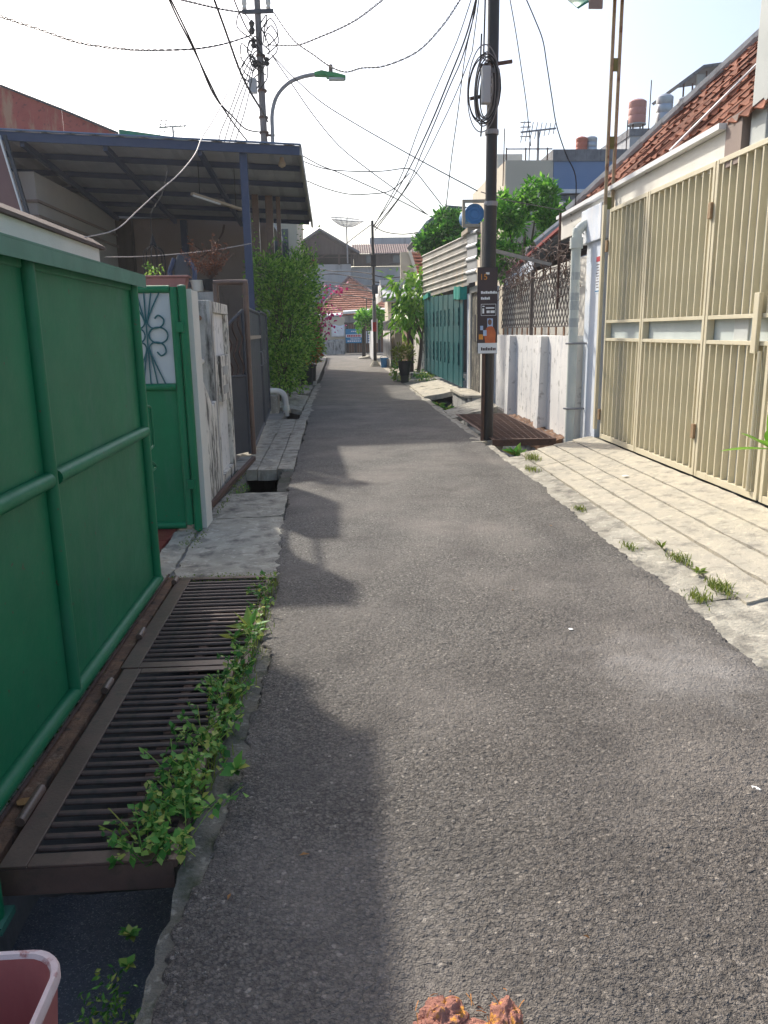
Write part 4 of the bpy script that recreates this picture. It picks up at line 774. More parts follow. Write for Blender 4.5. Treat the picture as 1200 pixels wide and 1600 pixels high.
# ================================================================== right: cream gate
GXR = 3.43; ZB, ZT = .19, 3.04
def gateleaf(label, ya, yb, nb):
    t = thing('cream_gate_leaf', label, 'gate', (GXR, (ya+yb)/2, ZB), 'leaves of the cream bar gate')
    for y in (ya+.022, yb-.022): MB().box(GXR-.022, GXR+.05, y-.022, y+.022, ZB+.002, ZT-.002).build('stile', 'cream', t, bevel=.003)
    for z, h in ((ZB+.03, .06), (1.46, .035), (1.68, .035), (ZT-.022, .044)):
        MB().box(GXR-.019, GXR+.046, ya+.0445, yb-.0445, z-h/2, z+h/2).build('rail', 'cream', t, bevel=.003)
    MB().box(GXR+.056, GXR+.060, ya+.03, yb-.03, ZB+.05, ZT-.05).build('backing_sheet', 'cream_sheet', t)
    for z0, z1 in ((ZB+.061, 1.442), (1.699, ZT-.045)):
        o = MB().box(-.012, .05, -.010, .010, 0, z1-z0).build('bar', 'cream', None, False, .002); me = o.data; bpy.data.objects.remove(o)
        for k in range(nb):
            y = ya+.045+(yb-ya-.09)*(k+.5)/nb+random.uniform(-.005, .005)
            piece('bar', me, t, (GXR, y, z0), (0, 0, R(random.uniform(-3, 3))))
    return t
leaves = [('first cream bar gate leaf beside the pale blue pillar', 8.86, 10.08, 8), ('second cream bar gate leaf counted from the pale blue pillar', 7.30, 8.84, 10), ('third cream bar gate leaf with the long vertical bolt', 6.12, 7.28, 8), ('last cream bar gate leaf cut by the right photo edge', 4.9, 6.08, 8)]
gl = [gateleaf(*a) for a in leaves]
for (y, z, g_) in ((10.1, 2.6, 0), (10.1, .5, 0), (7.31, 2.62, 1), (7.33, .62, 1)):
    MB().box(GXR-.05, GXR-.023, y-.03, y+.03, z-.07, z+.07).build('hinge', 'hinge', gl[g_], bevel=.006)
MB().box(GXR-.06, GXR-.024, 6.28, 6.36, 1.38, 1.86).build('bolt', 'cream', gl[2], bevel=.006)
MB().box(GXR-.06, GXR-.024, 5.98, 6.06, 1.40, 1.9).build('bolt', 'cream', gl[3], bevel=.006)
MB().tube([(GXR-.035, 6.24, .25), (GXR-.035, 6.24, 1.4)], .018, 8).build('bolt_rod', 'cream', gl[2], True)
sl3 = tag(MB().slab([(3.40, 4.8, .16), (3.56, 4.8, .16), (3.56, 10.4, .16), (3.40, 10.4, .16)], .2, 3, 60, .012, 9, .012, 81).build('gate_sill', 'concrete_dark'), 'dark worn sill under the cream gate', 'sill')
tp = thing('twin_pipe_mast', 'pair of tall rusty cream pipes joined by plates above the gate corner', 'mast', (3.43, 10.25, 0))
for x in (-.045, .045): MB().tube([(3.43+x, 10.2, 2.3 if x < 0 else 2.75), (3.43+x, 10.2, 4), (3.435+x, 10.2, 6.6)], .022, 10).build('pipe', 'rust_plate' if False else mat('mast_paint%d' % (x > 0), (.42, .33, .2), (.33, .23, .14), 6, .6, c3=(.2, .1, .05), c3sc=8), tp, True)
for z in (3.05, 3.75, 4.62, 5.5, 6.3): MB().box(3.405, 3.455, 10.185, 10.215, z, z+.14).build('tie_plate', 'grass' if False else mat('olive_plate', (.2, .2, .06), None, 5, .6) if z == 3.05 else bpy.data.materials['olive_plate'], tp)
MB().box(3.36, 3.40, 10.17, 10.23, .3, 3.1).build('foot_channel', 'cream', tp)
aw = thing('green_awning', 'corner of a green awning cloth poking in at the top edge', 'awning', (3.3, 10.2, 5.4))
b = MB(); nn = 8
for j in range(2):
    pass
vs = []; 
for j in range(nn+1):
    for i in range(nn+1):
        u, v = i/nn, j/nn; vs.append((2.88+.75*u, 10.2+.5*v-.25, 5.2+.25*u+.1*math.sin(u*5)*.4+.28*v))
b.add(vs, [(j*(nn+1)+i, j*(nn+1)+i+1, (j+1)*(nn+1)+i+1, (j+1)*(nn+1)+i) for j in range(nn) for i in range(nn)]); cl_ = b.build('cloth', 'tarp', aw, True); sm = cl_.modifiers.new('s', 'SOLIDIFY'); sm.thickness = .012
MB().box(3.0, 3.16, 9.93, 9.955, 5.2, 5.31).build('valance', 'brownwall', aw)

# pale blue pillar, downpipe, notice
pb = thing('gate_pillar', 'pale blue and white plaster pillar between the cream gate and the downpipe', 'pillar', (3.6, 10.7, 0))
MB().box(3.44, 3.85, 10.40, 11.05, 0, 2.72).build('shaft', 'paleblue', pb, bevel=.01)
MB().box(3.39, 3.9, 10.36, 11.2, 2.722, 3.16).build('cap', 'paleblue', pb, bevel=.01)
nb_ = thing('paper_notice', 'small white printed notice with red header on the pale blue pillar', 'notice', (3.435, 10.6, 2.3))
nb_ = MB().box(3.434, 3.437, 10.44, 10.60, 2.05, 2.52).build('sheet', 'sign_white', nb_)
MB().box(3.4318, 3.4335, 10.44, 10.60, 2.45, 2.515).build('red_header', 'sign_red', nb_); MB().box(3.4318, 3.4335, 10.44, 10.60, 2.07, 2.085).build('blue_footer', 'sign_blue', nb_)
for k in range(9): MB().box(3.4318, 3.4335, 10.47+.02*(k % 2), 10.56+.015*(k % 3), 2.12+k*.036, 2.13+k*.036).build('print_line', 'print_dark', nb_)
dpipe = thing('downpipe', 'thick grey pvc downpipe patched with grey tape on the white wall', 'pipe', (3.26, 11.0, 0))
MB().tube(smoothpts([(3.27, 10.98, -.05), (3.27, 10.98, 1.5), (3.27, 10.98, 2.75), (3.30, 10.98, 2.9), (3.42, 10.98, 2.98), (3.6, 10.98, 3.0)], 4), .066, 14).build('pipe', 'pvc', dpipe, True)
MB().lathe((3.27, 10.98, 2.66), [(.09, 0), (.09, .14), (.078, .14)], 14).build('collar', 'pvc', dpipe, True)
for z in (.5, 1.4): MB().tube([(3.17, 10.96, z), (3.2, 10.9, z), (3.3, 10.885, z), (3.45, 10.89, z)], .014, 8).build('clamp', 'grey_metal', dpipe, True)
for z, h in ((2.25, .1), (1.98, .1), (1.85, .12), (1.62, .12)):
    MB().lathe((3.27, 10.98, z), [(.0675, 0), (.0675, h)], 14).build('tape_patch', mat('tape%d' % int(z*100), (.4, .43, .42), (.46, .48, .46), 30, .6, bump=0), dpipe, True)

# white boundary wall with buttresses
ww = thing('white_wall', 'low whitewashed boundary wall with bluish buttresses and iron lattice above', 'wall', (3.4, 14, 0))
MB().slab([(3.32, 11.1, 1.5), (3.5, 11.1, 1.5), (3.5, 16.75, 1.5), (3.32, 16.75, 1.5)], 2.0, 3, 40, .008, 5, .004, 83).build('wall', 'whitewash', ww)
for y in (12.45, 14.75): MB().prism([(3.325, y, -.5), (3.16, y, -.5), (3.18, y, .4), (3.20, y, 1.492), (3.325, y, 1.492)], (0, .28, 0)).build('buttress', 'whitewash', ww, bevel=.01)
MB().slab([(3.30, 11.1, -.02), (3.20, 11.1, -.3), (3.20, 16.5, -.3), (3.32, 16.5, 0)][::-1], .2, 4, 40, .04, 5, .02, 84).build('foot', 'mossy_wall', ww)
la = thing('lattice_fence', 'rusty diamond lattice fence standing on the white wall', 'fence', (3.42, 14, 1.5))
for i, (ya, yb) in enumerate(((11.3, 13.95), (14.1, 16.6))):
    n = 30; z0, z1 = 1.64, 2.45
    for k in range(n):
        yc = ya+(yb-ya)*(k+.5)/n; s = (yb-ya)/n*.5
        MB().tube([(3.42, yc+s*(1 if j % 2 else -1)*(1 if k % 2 else -1), z0+(z1-z0)*j/8) for j in range(9)], .0095, 4).build('zigzag_bar', 'lattice', la)
    for z in (z0, z1): MB().bar((3.42, ya, z), (3.42, yb, z), .02, .02).build('rail', 'lattice', la)
    for k in range(6):
        y = ya+(yb-ya)*(k+.5)/6; MB().box(3.41, 3.43, y-.025, y+.025, 1.5, 1.64).build('stub', 'rust_plate', la)
        MB().tube([(3.42, y, z1), (3.42, y, z1+.14)], .012, 5).build('spike', 'rust_plate', la)
MB().box(3.39, 3.45, 14.0, 14.06, 1.5, 2.6).build('post', 'lattice', la); MB().tube([(3.4, 12.3, 1.9), (3.4, 12.3, 3.3)], .02, 6).build('iron_rod', 'rust', la, True)
tag(MB().box(3.6, 3.72, 11.2, 16.8, 0, 2.62).build('inner_wall', 'white_post'), 'cream inner house wall seen through the iron lattice', 'wall')
dv = MB()
for k in range(120):
    y = rng.uniform(11.6, 16.6); z = 2.45+rng.uniform(-.03, .35); q = [Vector((3.42, y, z))]; a = rng.uniform(0, 6.28)
    for j in range(6): a += rng.uniform(-.9, .9); q.append(q[-1]+Vector((rng.uniform(-.08, .08), math.cos(a)*.16, math.sin(a)*.09)))
    dv.tube(smoothpts(q, 2), .007, 4, False)
tag(dv.build('dry_vines', 'dryvine'), 'tangle of dry brown vines on top of the iron lattice', 'vines')
tag(MB().bar((2.2, 11.6, 2.72), (3.5, 13.1, 2.62), .03, .05).build('brace_bar', 'grey_metal'), 'grey steel brace bar running from the black pole to the lattice', 'bar')
# rusty grate before the wall
rgte = grate('drain_grate', 'rusty brown gutter grate behind the black pole', 2.18, 3.12, 11.1, 14.7, .06, .085, .05, 'rust', .009, True)
for k in range(10): MB().tube([(2.24+k*.09, 11.15, .043), (2.22+k*.14, 14.65, .043)], .009, 5).build('cross_rod', 'rust', rgte)
MB().slab([(3.1, 11.2, .03), (3.3, 11.2, .05), (3.3, 14.6, .05), (3.1, 14.6, .03)], .3, 5, 40, .05, 6, .03, 97).build('edge_mortar', 'rust_plate', rgte)

# black pole, poster and cable coil
bp = thing('black_pole', 'tall black utility pole on the right carrying a poster and cable coil', 'utility pole', (2.18, 11.46, 0))
MB().tube([(2.17, 11.46, -.1), (2.175, 11.46, 3.3), (2.18, 11.46, 3.32)], .092, 16).build('lower_shaft', 'black_pole', bp, True)
MB().tube([(2.18, 11.46, 3.31), (2.18, 11.46, 6.0), (2.18, 11.46, 7.5)], .078, 16).build('upper_shaft', 'black_pole', bp, True)
MB().tube([(2.085, 11.38, -.05), (2.09, 11.38, 1.0), (2.09, 11.38, 1.42)], .026, 8).build('conduit', 'rust', bp, True)
for z in (3.28, 4.2, 4.95): MB().lathe((2.18, 11.46, z), [(.095, 0), (.098, .03), (.095, .06)], 16).build('band', 'grey_metal', bp)
MB().slab([(1.86, 11.25, -.005), (2.36, 11.2, .03), (2.45, 11.7, .03), (1.96, 11.7, .0)], .12, 10, 10, .03, 5, .05, 88).build('cement_foot', 'concrete_warm', bp)
MB().bar((2.0, 11.36, 5.02), (2.42, 11.36, 5.08), .04, .04).build('cross_bracket', 'rust', bp); MB().bar((1.86, 11.34, 4.62), (2.1, 11.4, 4.68), .04, .04).build('cross_bracket', 'rust', bp)
cc = thing('cable_coil', 'hanging coil of grey cables with a splice box on the black pole', 'cable coil', (2.05, 11.35, 4.7))
for k in range(11):
    rx, rzz = .10+.013*k*rng.uniform(.3, 1.2), .33+.02*k*rng.uniform(.3, 1.1); cx = 2.05+rng.uniform(-.045, .05); cy = 11.33-.014*k*.5
    MB().tube(smoothpts([(cx+rx*math.cos(a)+.02*math.sin(a), cy+.02*math.sin(2*a), 4.72+rzz*math.sin(a)) for a in [j*math.pi/7 for j in range(15)]], 3), .0085, 6, False).build('loop', 'rubber' if k % 2 else 'pole_conc', cc, True)
MB().box(1.985, 2.10, 11.14, 11.27, 4.52, 4.97).build('splice_box', 'greywall', cc, bevel=.02)
for z in (4.6, 4.72, 4.84): MB().box(2.102, 2.108, 11.13, 11.28, z, z+.03).build('clip', 'grey_metal', cc)
for (x, z0, z1) in ((1.985, 4.95, 5.4), (2.005, 4.15, 4.35), (2.03, 5.1, 5.9)): MB().tube([(x, 11.33, z0), (x+.015, 11.33, z1)], .011, 6).build('tail', 'rubber', cc, True)
po = thing('pole_poster', 'tall dark poster with a man in an orange shirt on the black pole', 'poster', (2.12, 11.3, 1.9))
e = .0035
def pb_(x0, x1, z0, z1, m, layer, nm):     # flat print on the poster; poster leans a little
    f = lambda x, z: (x+.012*(2.45-z), 11.335-layer*e-.03*(x-2.1), z)
    q = [f(x0, z0), f(x1, z0), f(x1, z1), f(x0, z1)]; return MB().prism(q, (0, .003, 0)).build(nm, m, poster_sheet or po)
MB().box(1.985, 2.27, 11.345, 11.36, 1.28, 2.46).build('backing_board', 'black_pole', po)
poster_sheet = None
poster_sheet = pb_(1.985, 2.265, 1.27, 2.45, 'print_dark', 0, 'sheet')
pb_(1.985, 2.265, 1.275, 1.42, 'sign_white', 1, 'white_strip')
def ptext(s, x, z, size, m):
    me = textmesh(s, size); me.materials.append(M[m]); me.transform(Matrix.Translation((x, 11.335-2.5*e-.03*(x-2.1)-.001, z)) @ Matrix.Rotation(R(90), 4, 'X')); me.name = 'lettering'; return link('lettering', me, poster_sheet)
ptext('15', 2.01, 2.29, .115, 'print_yellow'); pb_(2.10, 2.15, 2.36, 2.39, 'sign_white', 1, 'print_line')
for (z, xa, n, w_) in ((2.10, 2.03, 6, .028), (2.10, 2.205, 2, .024), (2.02, 2.03, 5, .022)):
    for k in range(n): pb_(xa+k*(w_+.004), xa+k*(w_+.004)+w_, z, z+(.028 if k % 2 else .036), 'sign_white', 1, 'letter_mark')
for (xa, xb, za, zb) in ((2.03, 2.245, 1.955, 1.96), (2.03, 2.245, 1.80, 1.805), (2.03, 2.035, 1.805, 1.955), (2.24, 2.245, 1.805, 1.955)): pb_(xa, xb, za, zb, 'sign_white', 1, 'frame_line')
for (xa, xb, za, zb) in ((2.05, 2.075, 1.83, 1.90), (2.10, 2.22, 1.895, 1.915), (2.11, 2.155, 1.835, 1.87), (2.165, 2.225, 1.835, 1.87), (2.05, 2.08, 1.92, 1.935)): pb_(xa, xb, za, zb, 'sign_white', 1, 'letter_mark')
pb_(2.12, 2.20, 1.58, 1.76, 'print_blue', 1, 'print_patch'); pb_(2.02, 2.06, 1.60, 1.66, 'print_blue', 1, 'print_patch'); pb_(2.0, 2.06, 1.47, 1.54, 'print_yellow', 1, 'print_patch')
def fig(pts_, m, layer, nm): MB().prism([(x+.012*(2.45-z), 11.335-layer*e-.03*(x-2.1), z) for x, z in pts_], (0, .003, 0)).build(nm, m, poster_sheet)
fig([(2.09, 1.42), (2.235, 1.42), (2.24, 1.56), (2.215, 1.63), (2.18, 1.655), (2.135, 1.65), (2.10, 1.62), (2.075, 1.54)], 'print_orange', 2, 'printed_figure')
fig([(2.155+.028*math.cos(a), 1.71+.042*math.sin(a)) for a in [k*math.pi/6 for k in range(12)]], 'print_skin', 2, 'printed_face')
pb_(2.06, 2.11, 1.52, 1.60, 'print_blue', 3, 'print_patch')
for k in range(9): pb_(2.03+k*.024, 2.048+k*.024, 1.315, 1.35 if k % 3 else 1.36, 'print_dark', 2, 'letter_mark')
# far gate pier, mossy door, teal gate, corrugated hoarding
md = thing('mossy_door', 'black-mottled old wooden door in a cream frame by the teal gate', 'door', (3.15, 17.8, .2))
MB().box(3.17, 3.24, 17.42, 18.85, .22, 2.42).build('panel', mat('mossy_door_paint', (.10, .09, .075), (.22, .2, .16), 5, .9, bump=.6, bsc=20, stain=(.02, .02, .018), stsc=5, st=(.42, .58), c3=(.42, .38, .3), c3sc=9), md)
for (a, b, z0, z1) in ((17.28, 17.418, .22, 2.44), (18.852, 18.97, .22, 2.44), (17.28, 18.97, 2.442, 2.58)): MB().box(3.13, 3.26, a, b, z0, z1).build('frame', 'white_post', md, bevel=.008)
for y0, y1 in ((17.75, 18.1), (18.2, 18.5)): MB().box(3.155, 3.168, y0, y1, 1.35, 1.95).build('slot', 'void' if y0 > 18 else 'beigewall', md)
MB().box(3.12, 3.25, 18.99, 19.25, .2, 2.45).build('blue_jamb', 'paleblue', md)
tag(MB().box(3.18, 3.40, 16.80, 17.26, -.4, 2.5).build('gate_pier', 'paleblue', None, bevel=.01), 'pale blue pier between the white wall and the mossy door', 'pillar')
tg = thing('teal_gate', 'dark teal plank gate with rows of iron ornaments, half open', 'gate', (2.95, 22.5, .25))
def tq(y, z, off=0): t = (y-19.25)/7.0; return (3.02-.17*t+off, y, z)
for k in range(16):
    a = 19.28+k*.432; b = a+.42; z0 = .24+.11*k/16; z1 = 2.48+.18*k/16
    MB().prism([tq(a, z0, -.014*(k % 2)), tq(b, z0, -.014*(k % 2)), tq(b, z1, -.014*(k % 2)), tq(a, z1, -.014*(k % 2))], (.03, 0, 0)).build('plank', 'teal', tg)
for r_, (za, zb) in enumerate(((.75, 1.3), (1.72, 2.15))):
    for k in range(9):
        y = 19.7+k*.72; MB().tube([tq(y+.035*math.sin(j*2.1), za+(zb-za)*j/8, -.026) for j in range(9)], .014, 5).build('ornament', 'teal', tg, True)
for z in (.42, 1.45, 2.38): MB().bar(tq(19.3, z, .05), tq(26.1, z+.1, .05), .03, .07).build('rail', 'teal', tg)
tag(MB().slab([(2.95, 19.3, 2.64), (3.1, 19.3, 2.62), (3.12, 20.6, 2.66), (2.96, 20.6, 2.68)], .3, 6, 10, .05, 5, .06, 91).build('teal_cloth', 'teal_bright'), 'bright turquoise plastic sheet bunched on top of the teal gate', 'plastic sheet')
tag(MB().slab([(2.82, 24.9, 2.72), (2.95, 24.9, 2.72), (2.95, 26.2, 2.74), (2.82, 26.2, 2.74)], .12, 6, 10, .05, 5, .04, 92).build('teal_cloth', 'teal_bright'), 'small turquoise plastic strip at the far end of the teal gate', 'plastic sheet')
hr = thing('corrugated_hoarding', 'weathered corrugated zinc hoarding above the teal gate', 'hoarding', (3.1, 21, 2.6))
def corr(y0, y1, z0a, z1a, z0b, z1b, xo, mtl, nr):
    b = MB(); prof = []
    for j in range(nr*8+1):
        t = j/(nr*8); prof.append((t, (0, 0, 0, 0, 0, 0, .035, .035)[j % 8]))
    va = [(3.06-xo-h-.0165*(y0-17.25), y0, z0a+(z1a-z0a)*t) for t, h in prof]; vb = [(3.06-xo-h-.0165*(y1-17.25), y1, z0b+(z1b-z0b)*t) for t, h in prof]; n = len(va)
    b.add(va+vb+[(x+.01, y, z) for x, y, z in va+vb], [(i, i+1, n+i+1, n+i) for i in range(n-1)]+[(2*n+i, 3*n+i, 3*n+i+1, 2*n+i+1) for i in range(n-1)]); return b.build('sheet', mtl, hr)
corr(17.25, 18.45, 2.62, 3.68, 2.64, 3.76, .06, 'zinc_new', 4)
for k in range(4):
    ya, yb = 18.4+k*2.1, 18.4+(k+1)*2.1+.05; f = lambda y: (2.60+.06*(y-17.2)/9, 3.68+.33*(y-17.2)/9)
    corr(ya, yb, *f(ya), *f(yb), -.015*k*1.0+.03-.0, 'zinc', 7) if False else corr(ya, yb, f(ya)[0], f(ya)[1], f(yb)[0], f(yb)[1], .03+.001*k, 'zinc', 7)
MB().box(3.06, 3.2, 17.0, 17.2, 2.5, 3.8).build('end_post', 'wood_pale', hr)
bb = thing('barrel_box', 'blue plastic barrel lying in a pale timber frame on the hoarding', 'barrel', (3.1, 18, 3.9))
for (x0, x1, z0, z1) in ((2.78, 3.34, 4.30, 4.36), (2.78, 3.34, 3.80, 3.86), (2.78, 2.84, 3.862, 4.298), (3.28, 3.34, 3.862, 4.298)): MB().box(x0, x1, 17.85, 17.93, z0, z1).build('frame_board', 'wood_pale', bb)
MB().tube([(3.06, 17.95, 4.08), (3.06, 18.3, 4.08), (3.06, 18.8, 4.08)], .215, 20).build('barrel', 'blue_barrel', bb, True)
for r_ in (.09, .16): MB().tube([(3.06+r_*math.cos(a), 17.945, 4.08+r_*math.sin(a)) for a in [k*math.pi/8 for k in range(17)]], .012, 5, False).build('barrel_ring', 'blue_barrel', bb, True)
MB().box(2.9, 3.25, 17.9, 18.8, 3.7, 3.795).build('shelf', 'wood_pale', bb); MB().tube([(3.2, 17.1, .2), (3.2, 17.1, 3.75)], .05, 8).build('prop', 'grey_metal', bb, True)

# ================================================================== right house with tiled hip roof
E0 = Vector((3.46, 7.2, 3.31)); E1 = Vector((3.57, 12.3, 3.31)); ed = (E1-E0).normalized(); EL_ = (E1-E0).length
ni = Vector((ed.y, -ed.x, 0)); PT = R(44); us = ni*math.cos(PT)+Vector((0, 0, math.sin(PT))); nrm = ni*-math.sin(PT)+Vector((0, 0, math.cos(PT)))
rh = thing('tiled_house', 'house with orange clay tile hip roof and white fascia behind the cream gate', 'house', (6, 9, 0))
S0 = -1.9; WM = 3.4
def rp_(s, t, h=0): return E0+ed*s+us*t+nrm*h
tmax = WM/math.cos(PT)
MB().add([rp_(S0, 0, -.06), rp_(EL_, 0, -.06), rp_(EL_-WM, tmax, -.06), rp_(S0, tmax, -.06)], [(0, 1, 2, 3)]).build('roof', 'darkwood', rh)
house_ = rh; rh = house_.children[0]
ridgeA = rp_(EL_-WM, tmax); ridgeB = rp_(S0, tmax)
MB().add([rp_(EL_, 0, -.05), E1+ni*6.8, ridgeA], [(0, 1, 2)]).build('roof_slope', 'tile_grey', rh)
MB().add([E1+ni*6.8, E0+ed*S0+ni*6.8, ridgeB, ridgeA], [(0, 1, 2, 3)]).build('roof_slope', 'tile_grey', rh)
# one pantile: wave profile across, shingled along the slope
def tilemesh():
    b = MB(); n = 7; w_, l_ = .225, .33; vs = []
    for t, lift in ((0, .028), (1, .0)):
        for i in range(n):
            u = i/(n-1); vs.append((ed*(u-.5)*w_)+us*(t*l_)+nrm*(lift+.022*math.cos(u*2*math.pi*.95)-.0))
    vs += [v-nrm*.014 for v in vs[:n]]
    return b.add(vs, [(i, i+1, n+i+1, n+i) for i in range(n-1)]+[(2*n+i, 2*n+i+1, i+1, i) for i in range(n-1)])
o = tilemesh().build('tile', 'tile', None, True); tme = o.data; bpy.data.objects.remove(o)
spots = []
row = 0; t = -.04
while t < tmax-.1:
    s = S0
    while s < EL_-t*math.cos(PT)-.12:
        p = rp_(s, t); x, y = proj(p); spots.append((0 if (820 < x < 1176 and y < 360) else 1, p.length, p, s, t)); s += .212
    t += .262; row += 1
spots.sort(key=lambda q: (q[0], q[1]))
for q in spots[:300]:
    o = piece('tile', tme, rh, q[2]+nrm*random.uniform(-.006, .008)+us*random.uniform(-.012, .012), (random.uniform(-.02, .02), random.uniform(-.02, .02), random.uniform(-.02, .02)))
b = MB(); tv = [tuple(v.co) for v in tme.vertices]; tf = [tuple(p.vertices) for p in tme.polygons]
for q in spots[300:]: b.add([(v[0]+q[2].x, v[1]+q[2].y, v[2]+q[2].z) for v in tv], tf)
if b.v: b.build('tiles', 'tile', rh, True)['kind'] = 'stuff'
# hip ridge of cement caps
hd = (ridgeA-rp_(EL_, 0)); hl = hd.length; hd.normalize(); k = int(hl/.34)
for i in range(k+1):
    a = rp_(EL_, 0, .03)+hd*(i*hl/k); c = a+hd*(hl/k*1.06)
    MB().tube([a-Vector((0, 0, .01)), c+Vector((0, 0, .015))], .105, 8, r2=.085).build('ridge_cap', 'ridge', rh, True)
# white valley flashing
vs0 = rp_(1.2, .0, .07); vs1 = rp_(1.15, 3.2, .07)
MB().bar(vs0, vs1, .07, .015, nrm).build('flashing', 'white_metal', rh)
rh = house_
# gutter and fascia
MB().bar(E0+Vector((-.05, 0, -.01)), E1+ed*.55+Vector((-.05, 0, -.01)), .09, .05).build('gutter', 'white_metal', rh)
MB().bar(E0+Vector((0, 0, -.19)), E1+ed*.55+Vector((0, 0, -.19)), .03, .30).build('fascia', 'white_post', rh)
MB().prism([E0+ed*-.3+Vector((-.03, 0, -.36)), E0+ed*-.004+Vector((-.03, 0, -.36)), E0+ed*-.004+Vector((-.03, 0, .04)), E0+ed*-.3+Vector((-.03, 0, .04))], ni*.3).build('brown_end_box', 'brownwall', rh)
MB().bar(E1+Vector((0, 0, -.19)), E1+ni*6+Vector((0, 0, -.19)), .03, .34).build('fascia', 'white_post', rh)
MB().box(4.35, 10, 6.0, 11.6, 0, 3.25).build('wall', 'white_post', rh)
pc = thing('porch_column', 'pale grey upstairs column with a green side at the right photo edge', 'column', (3.75, 7.0, 0))
MB().box(3.47, 3.63, 6.6, 6.85, 0, 5.6).build('column', mat('pale_column', (.5, .52, .5), (.44, .46, .44), 1.5, .9), pc, bevel=.01); MB().box(3.633, 4.4, 6.7, 6.75, 3.0, 5.6).build('green_panel', 'green', pc)
# old low house behind the lattice: dark tiled porch roof with red edge
oh = thing('porch_roof', 'low dark tiled porch roof with a red edge behind the iron lattice', 'roof', (4.2, 15, 2.7))
for k in range(9):
    y0 = 12.2+k*.62; zo = 3.30-.105*(y0-12.2)
    MB().prism([(3.75, y0, zo), (3.75, y0+.60, zo-.063), (3.75, y0+.60, zo-.015), (3.75, y0, zo+.05)], (2.8, 0, .9)).build('tile_course', 'tile_grey', oh)
MB().bar((3.72, 12.2, 3.36), (3.72, 17.6, 2.79), .05, .05).build('red_edge', mat('red_trim', (.28, .05, .045), None, 4, .7), oh)
MB().bar((3.74, 15.3, 2.82), (3.74, 17.75, 2.56), .03, .22).build('soffit_board', 'paleblue', oh)
MB().box(3.9, 6.2, 16.9, 17.1, 0, 2.7).build('side_wall', 'greywall', oh)
for k in range(4): MB().bar((3.8, 12.6+k*1.2, 3.05-.12*k), (6.2, 12.6+k*1.2, 3.85-.12*k), .06, .1).build('rafter', 'darkwood', oh)
g2 = thing('grey_tiled_roof', 'dark grey tile roof corner peeping beside the orange roof', 'roof', (6, 18, 4))
for k in range(13):
    for j in range(5):
        a = Vector((4.4+k*.24, 17.9-.05*k, 3.35+k*.19)); q = a+Vector((.08*j, .35*j, 0)); MB().box(q.x-.13, q.x+.15, q.y, q.y+.33, q.z, q.z+.045).build('tile', 'tile_grey', g2)
MB().add([(4.3, 18, 3.2), (7.6, 17.3, 5.8), (8, 19.5, 5.8), (4.7, 19.6, 3.2)], [(0, 1, 2, 3)]).build('deck', 'darkwood', g2)
for k in range(9): 
    a = Vector((4.4+k*.37, 17.8-.08*k, 3.42+k*.29)); MB().tube([a, a+Vector((.37, -.08, .31))], .1, 7, r2=.085).build('ridge_cap', 'ridge', g2, True)

# ================================================================== background, right
def building(name, label, x0, x1, y0, y1, h, mtl, par=None, wins=(), parh=.3):
    t = thing(name, label, 'building', ((x0+x1)/2, y0, 0)); MB().box(x0, x1, y0, y1, 0, h).build('wall', mtl, t)
    if par: MB().box(x0-.05, x1+.05, y0-.05, y1+.05, h+.002, h+parh).build('parapet', par, t)
    for (a, b, z0, z1) in wins:
        f = MB().box(a-.06, b+.06, y0-.06, y0-.002, z0-.06, z1+.06).build('window', 'white_metal', t); MB().box(a, b, y0-.075, y0-.062, z0, z1).build('pane', 'glass', f)
    return t
bA = building('beige_building', 'plain beige upper storey beside the blue building', 7.05, 9.03, 34, 42, 8.35, 'beigewall')
MB().box(7.0, 9.0, 33.9, 34, 6.2, 6.28).build('ledge', 'greywall', bA)
for x in (7.1, 7.9, 8.8): MB().tube([(x, 34.1, 8.3), (x, 34.1, 8.85)], .03, 5).build('roof_rail_post', 'rust', bA)
MB().tube([(7.1, 34.1, 8.8), (9, 34.1, 8.8)], .025, 5).build('roof_rail', 'rust', bA); MB().box(7.1, 8.2, 36, 38, 8.36, 9.0).build('roof_room', 'white_post', bA)
bB = building('blue_building', 'dusty blue building with dark parapet behind the trees', 9.05, 13.2, 34, 44, 8.3, 'bluewall', 'tile_grey', (), .45)
MB().box(9.2, 11.0, 33.2, 34, 6.95, 7.1).build('awning', 'white_metal', bB); MB().box(9.1, 11.6, 33.4, 33.99, 6.6, 6.9).build('awning_shade', 'tile_grey', bB)
bC = building('white_roof_room', 'white rooftop room with grey roof carrying water tanks', 12.9, 17.5, 36, 42, 9.7, 'greywall', 'tile_grey', (), .3)
bD = building('low_grey_house', 'small grey house wall under the blue building', 8.8, 12.2, 31, 33, 6.1, 'greywall', None, ((9.8, 10.6, 4.9, 5.8),))
MB().prism([(8.6, 30.8, 6.12), (12.4, 30.8, 6.12), (12.4, 30.8, 6.2), (8.6, 30.8, 6.2)], (0, 2.6, .5)).build('roof', 'tile_grey', bD); MB().tube(smoothpts([(10.9, 30.9, 5.2), (10.9, 30.9, 5.8), (11.0, 30.9, 6.05), (11.4, 30.9, 6.1)]), .07, 8).build('pipe', 'white_metal', bD, True)
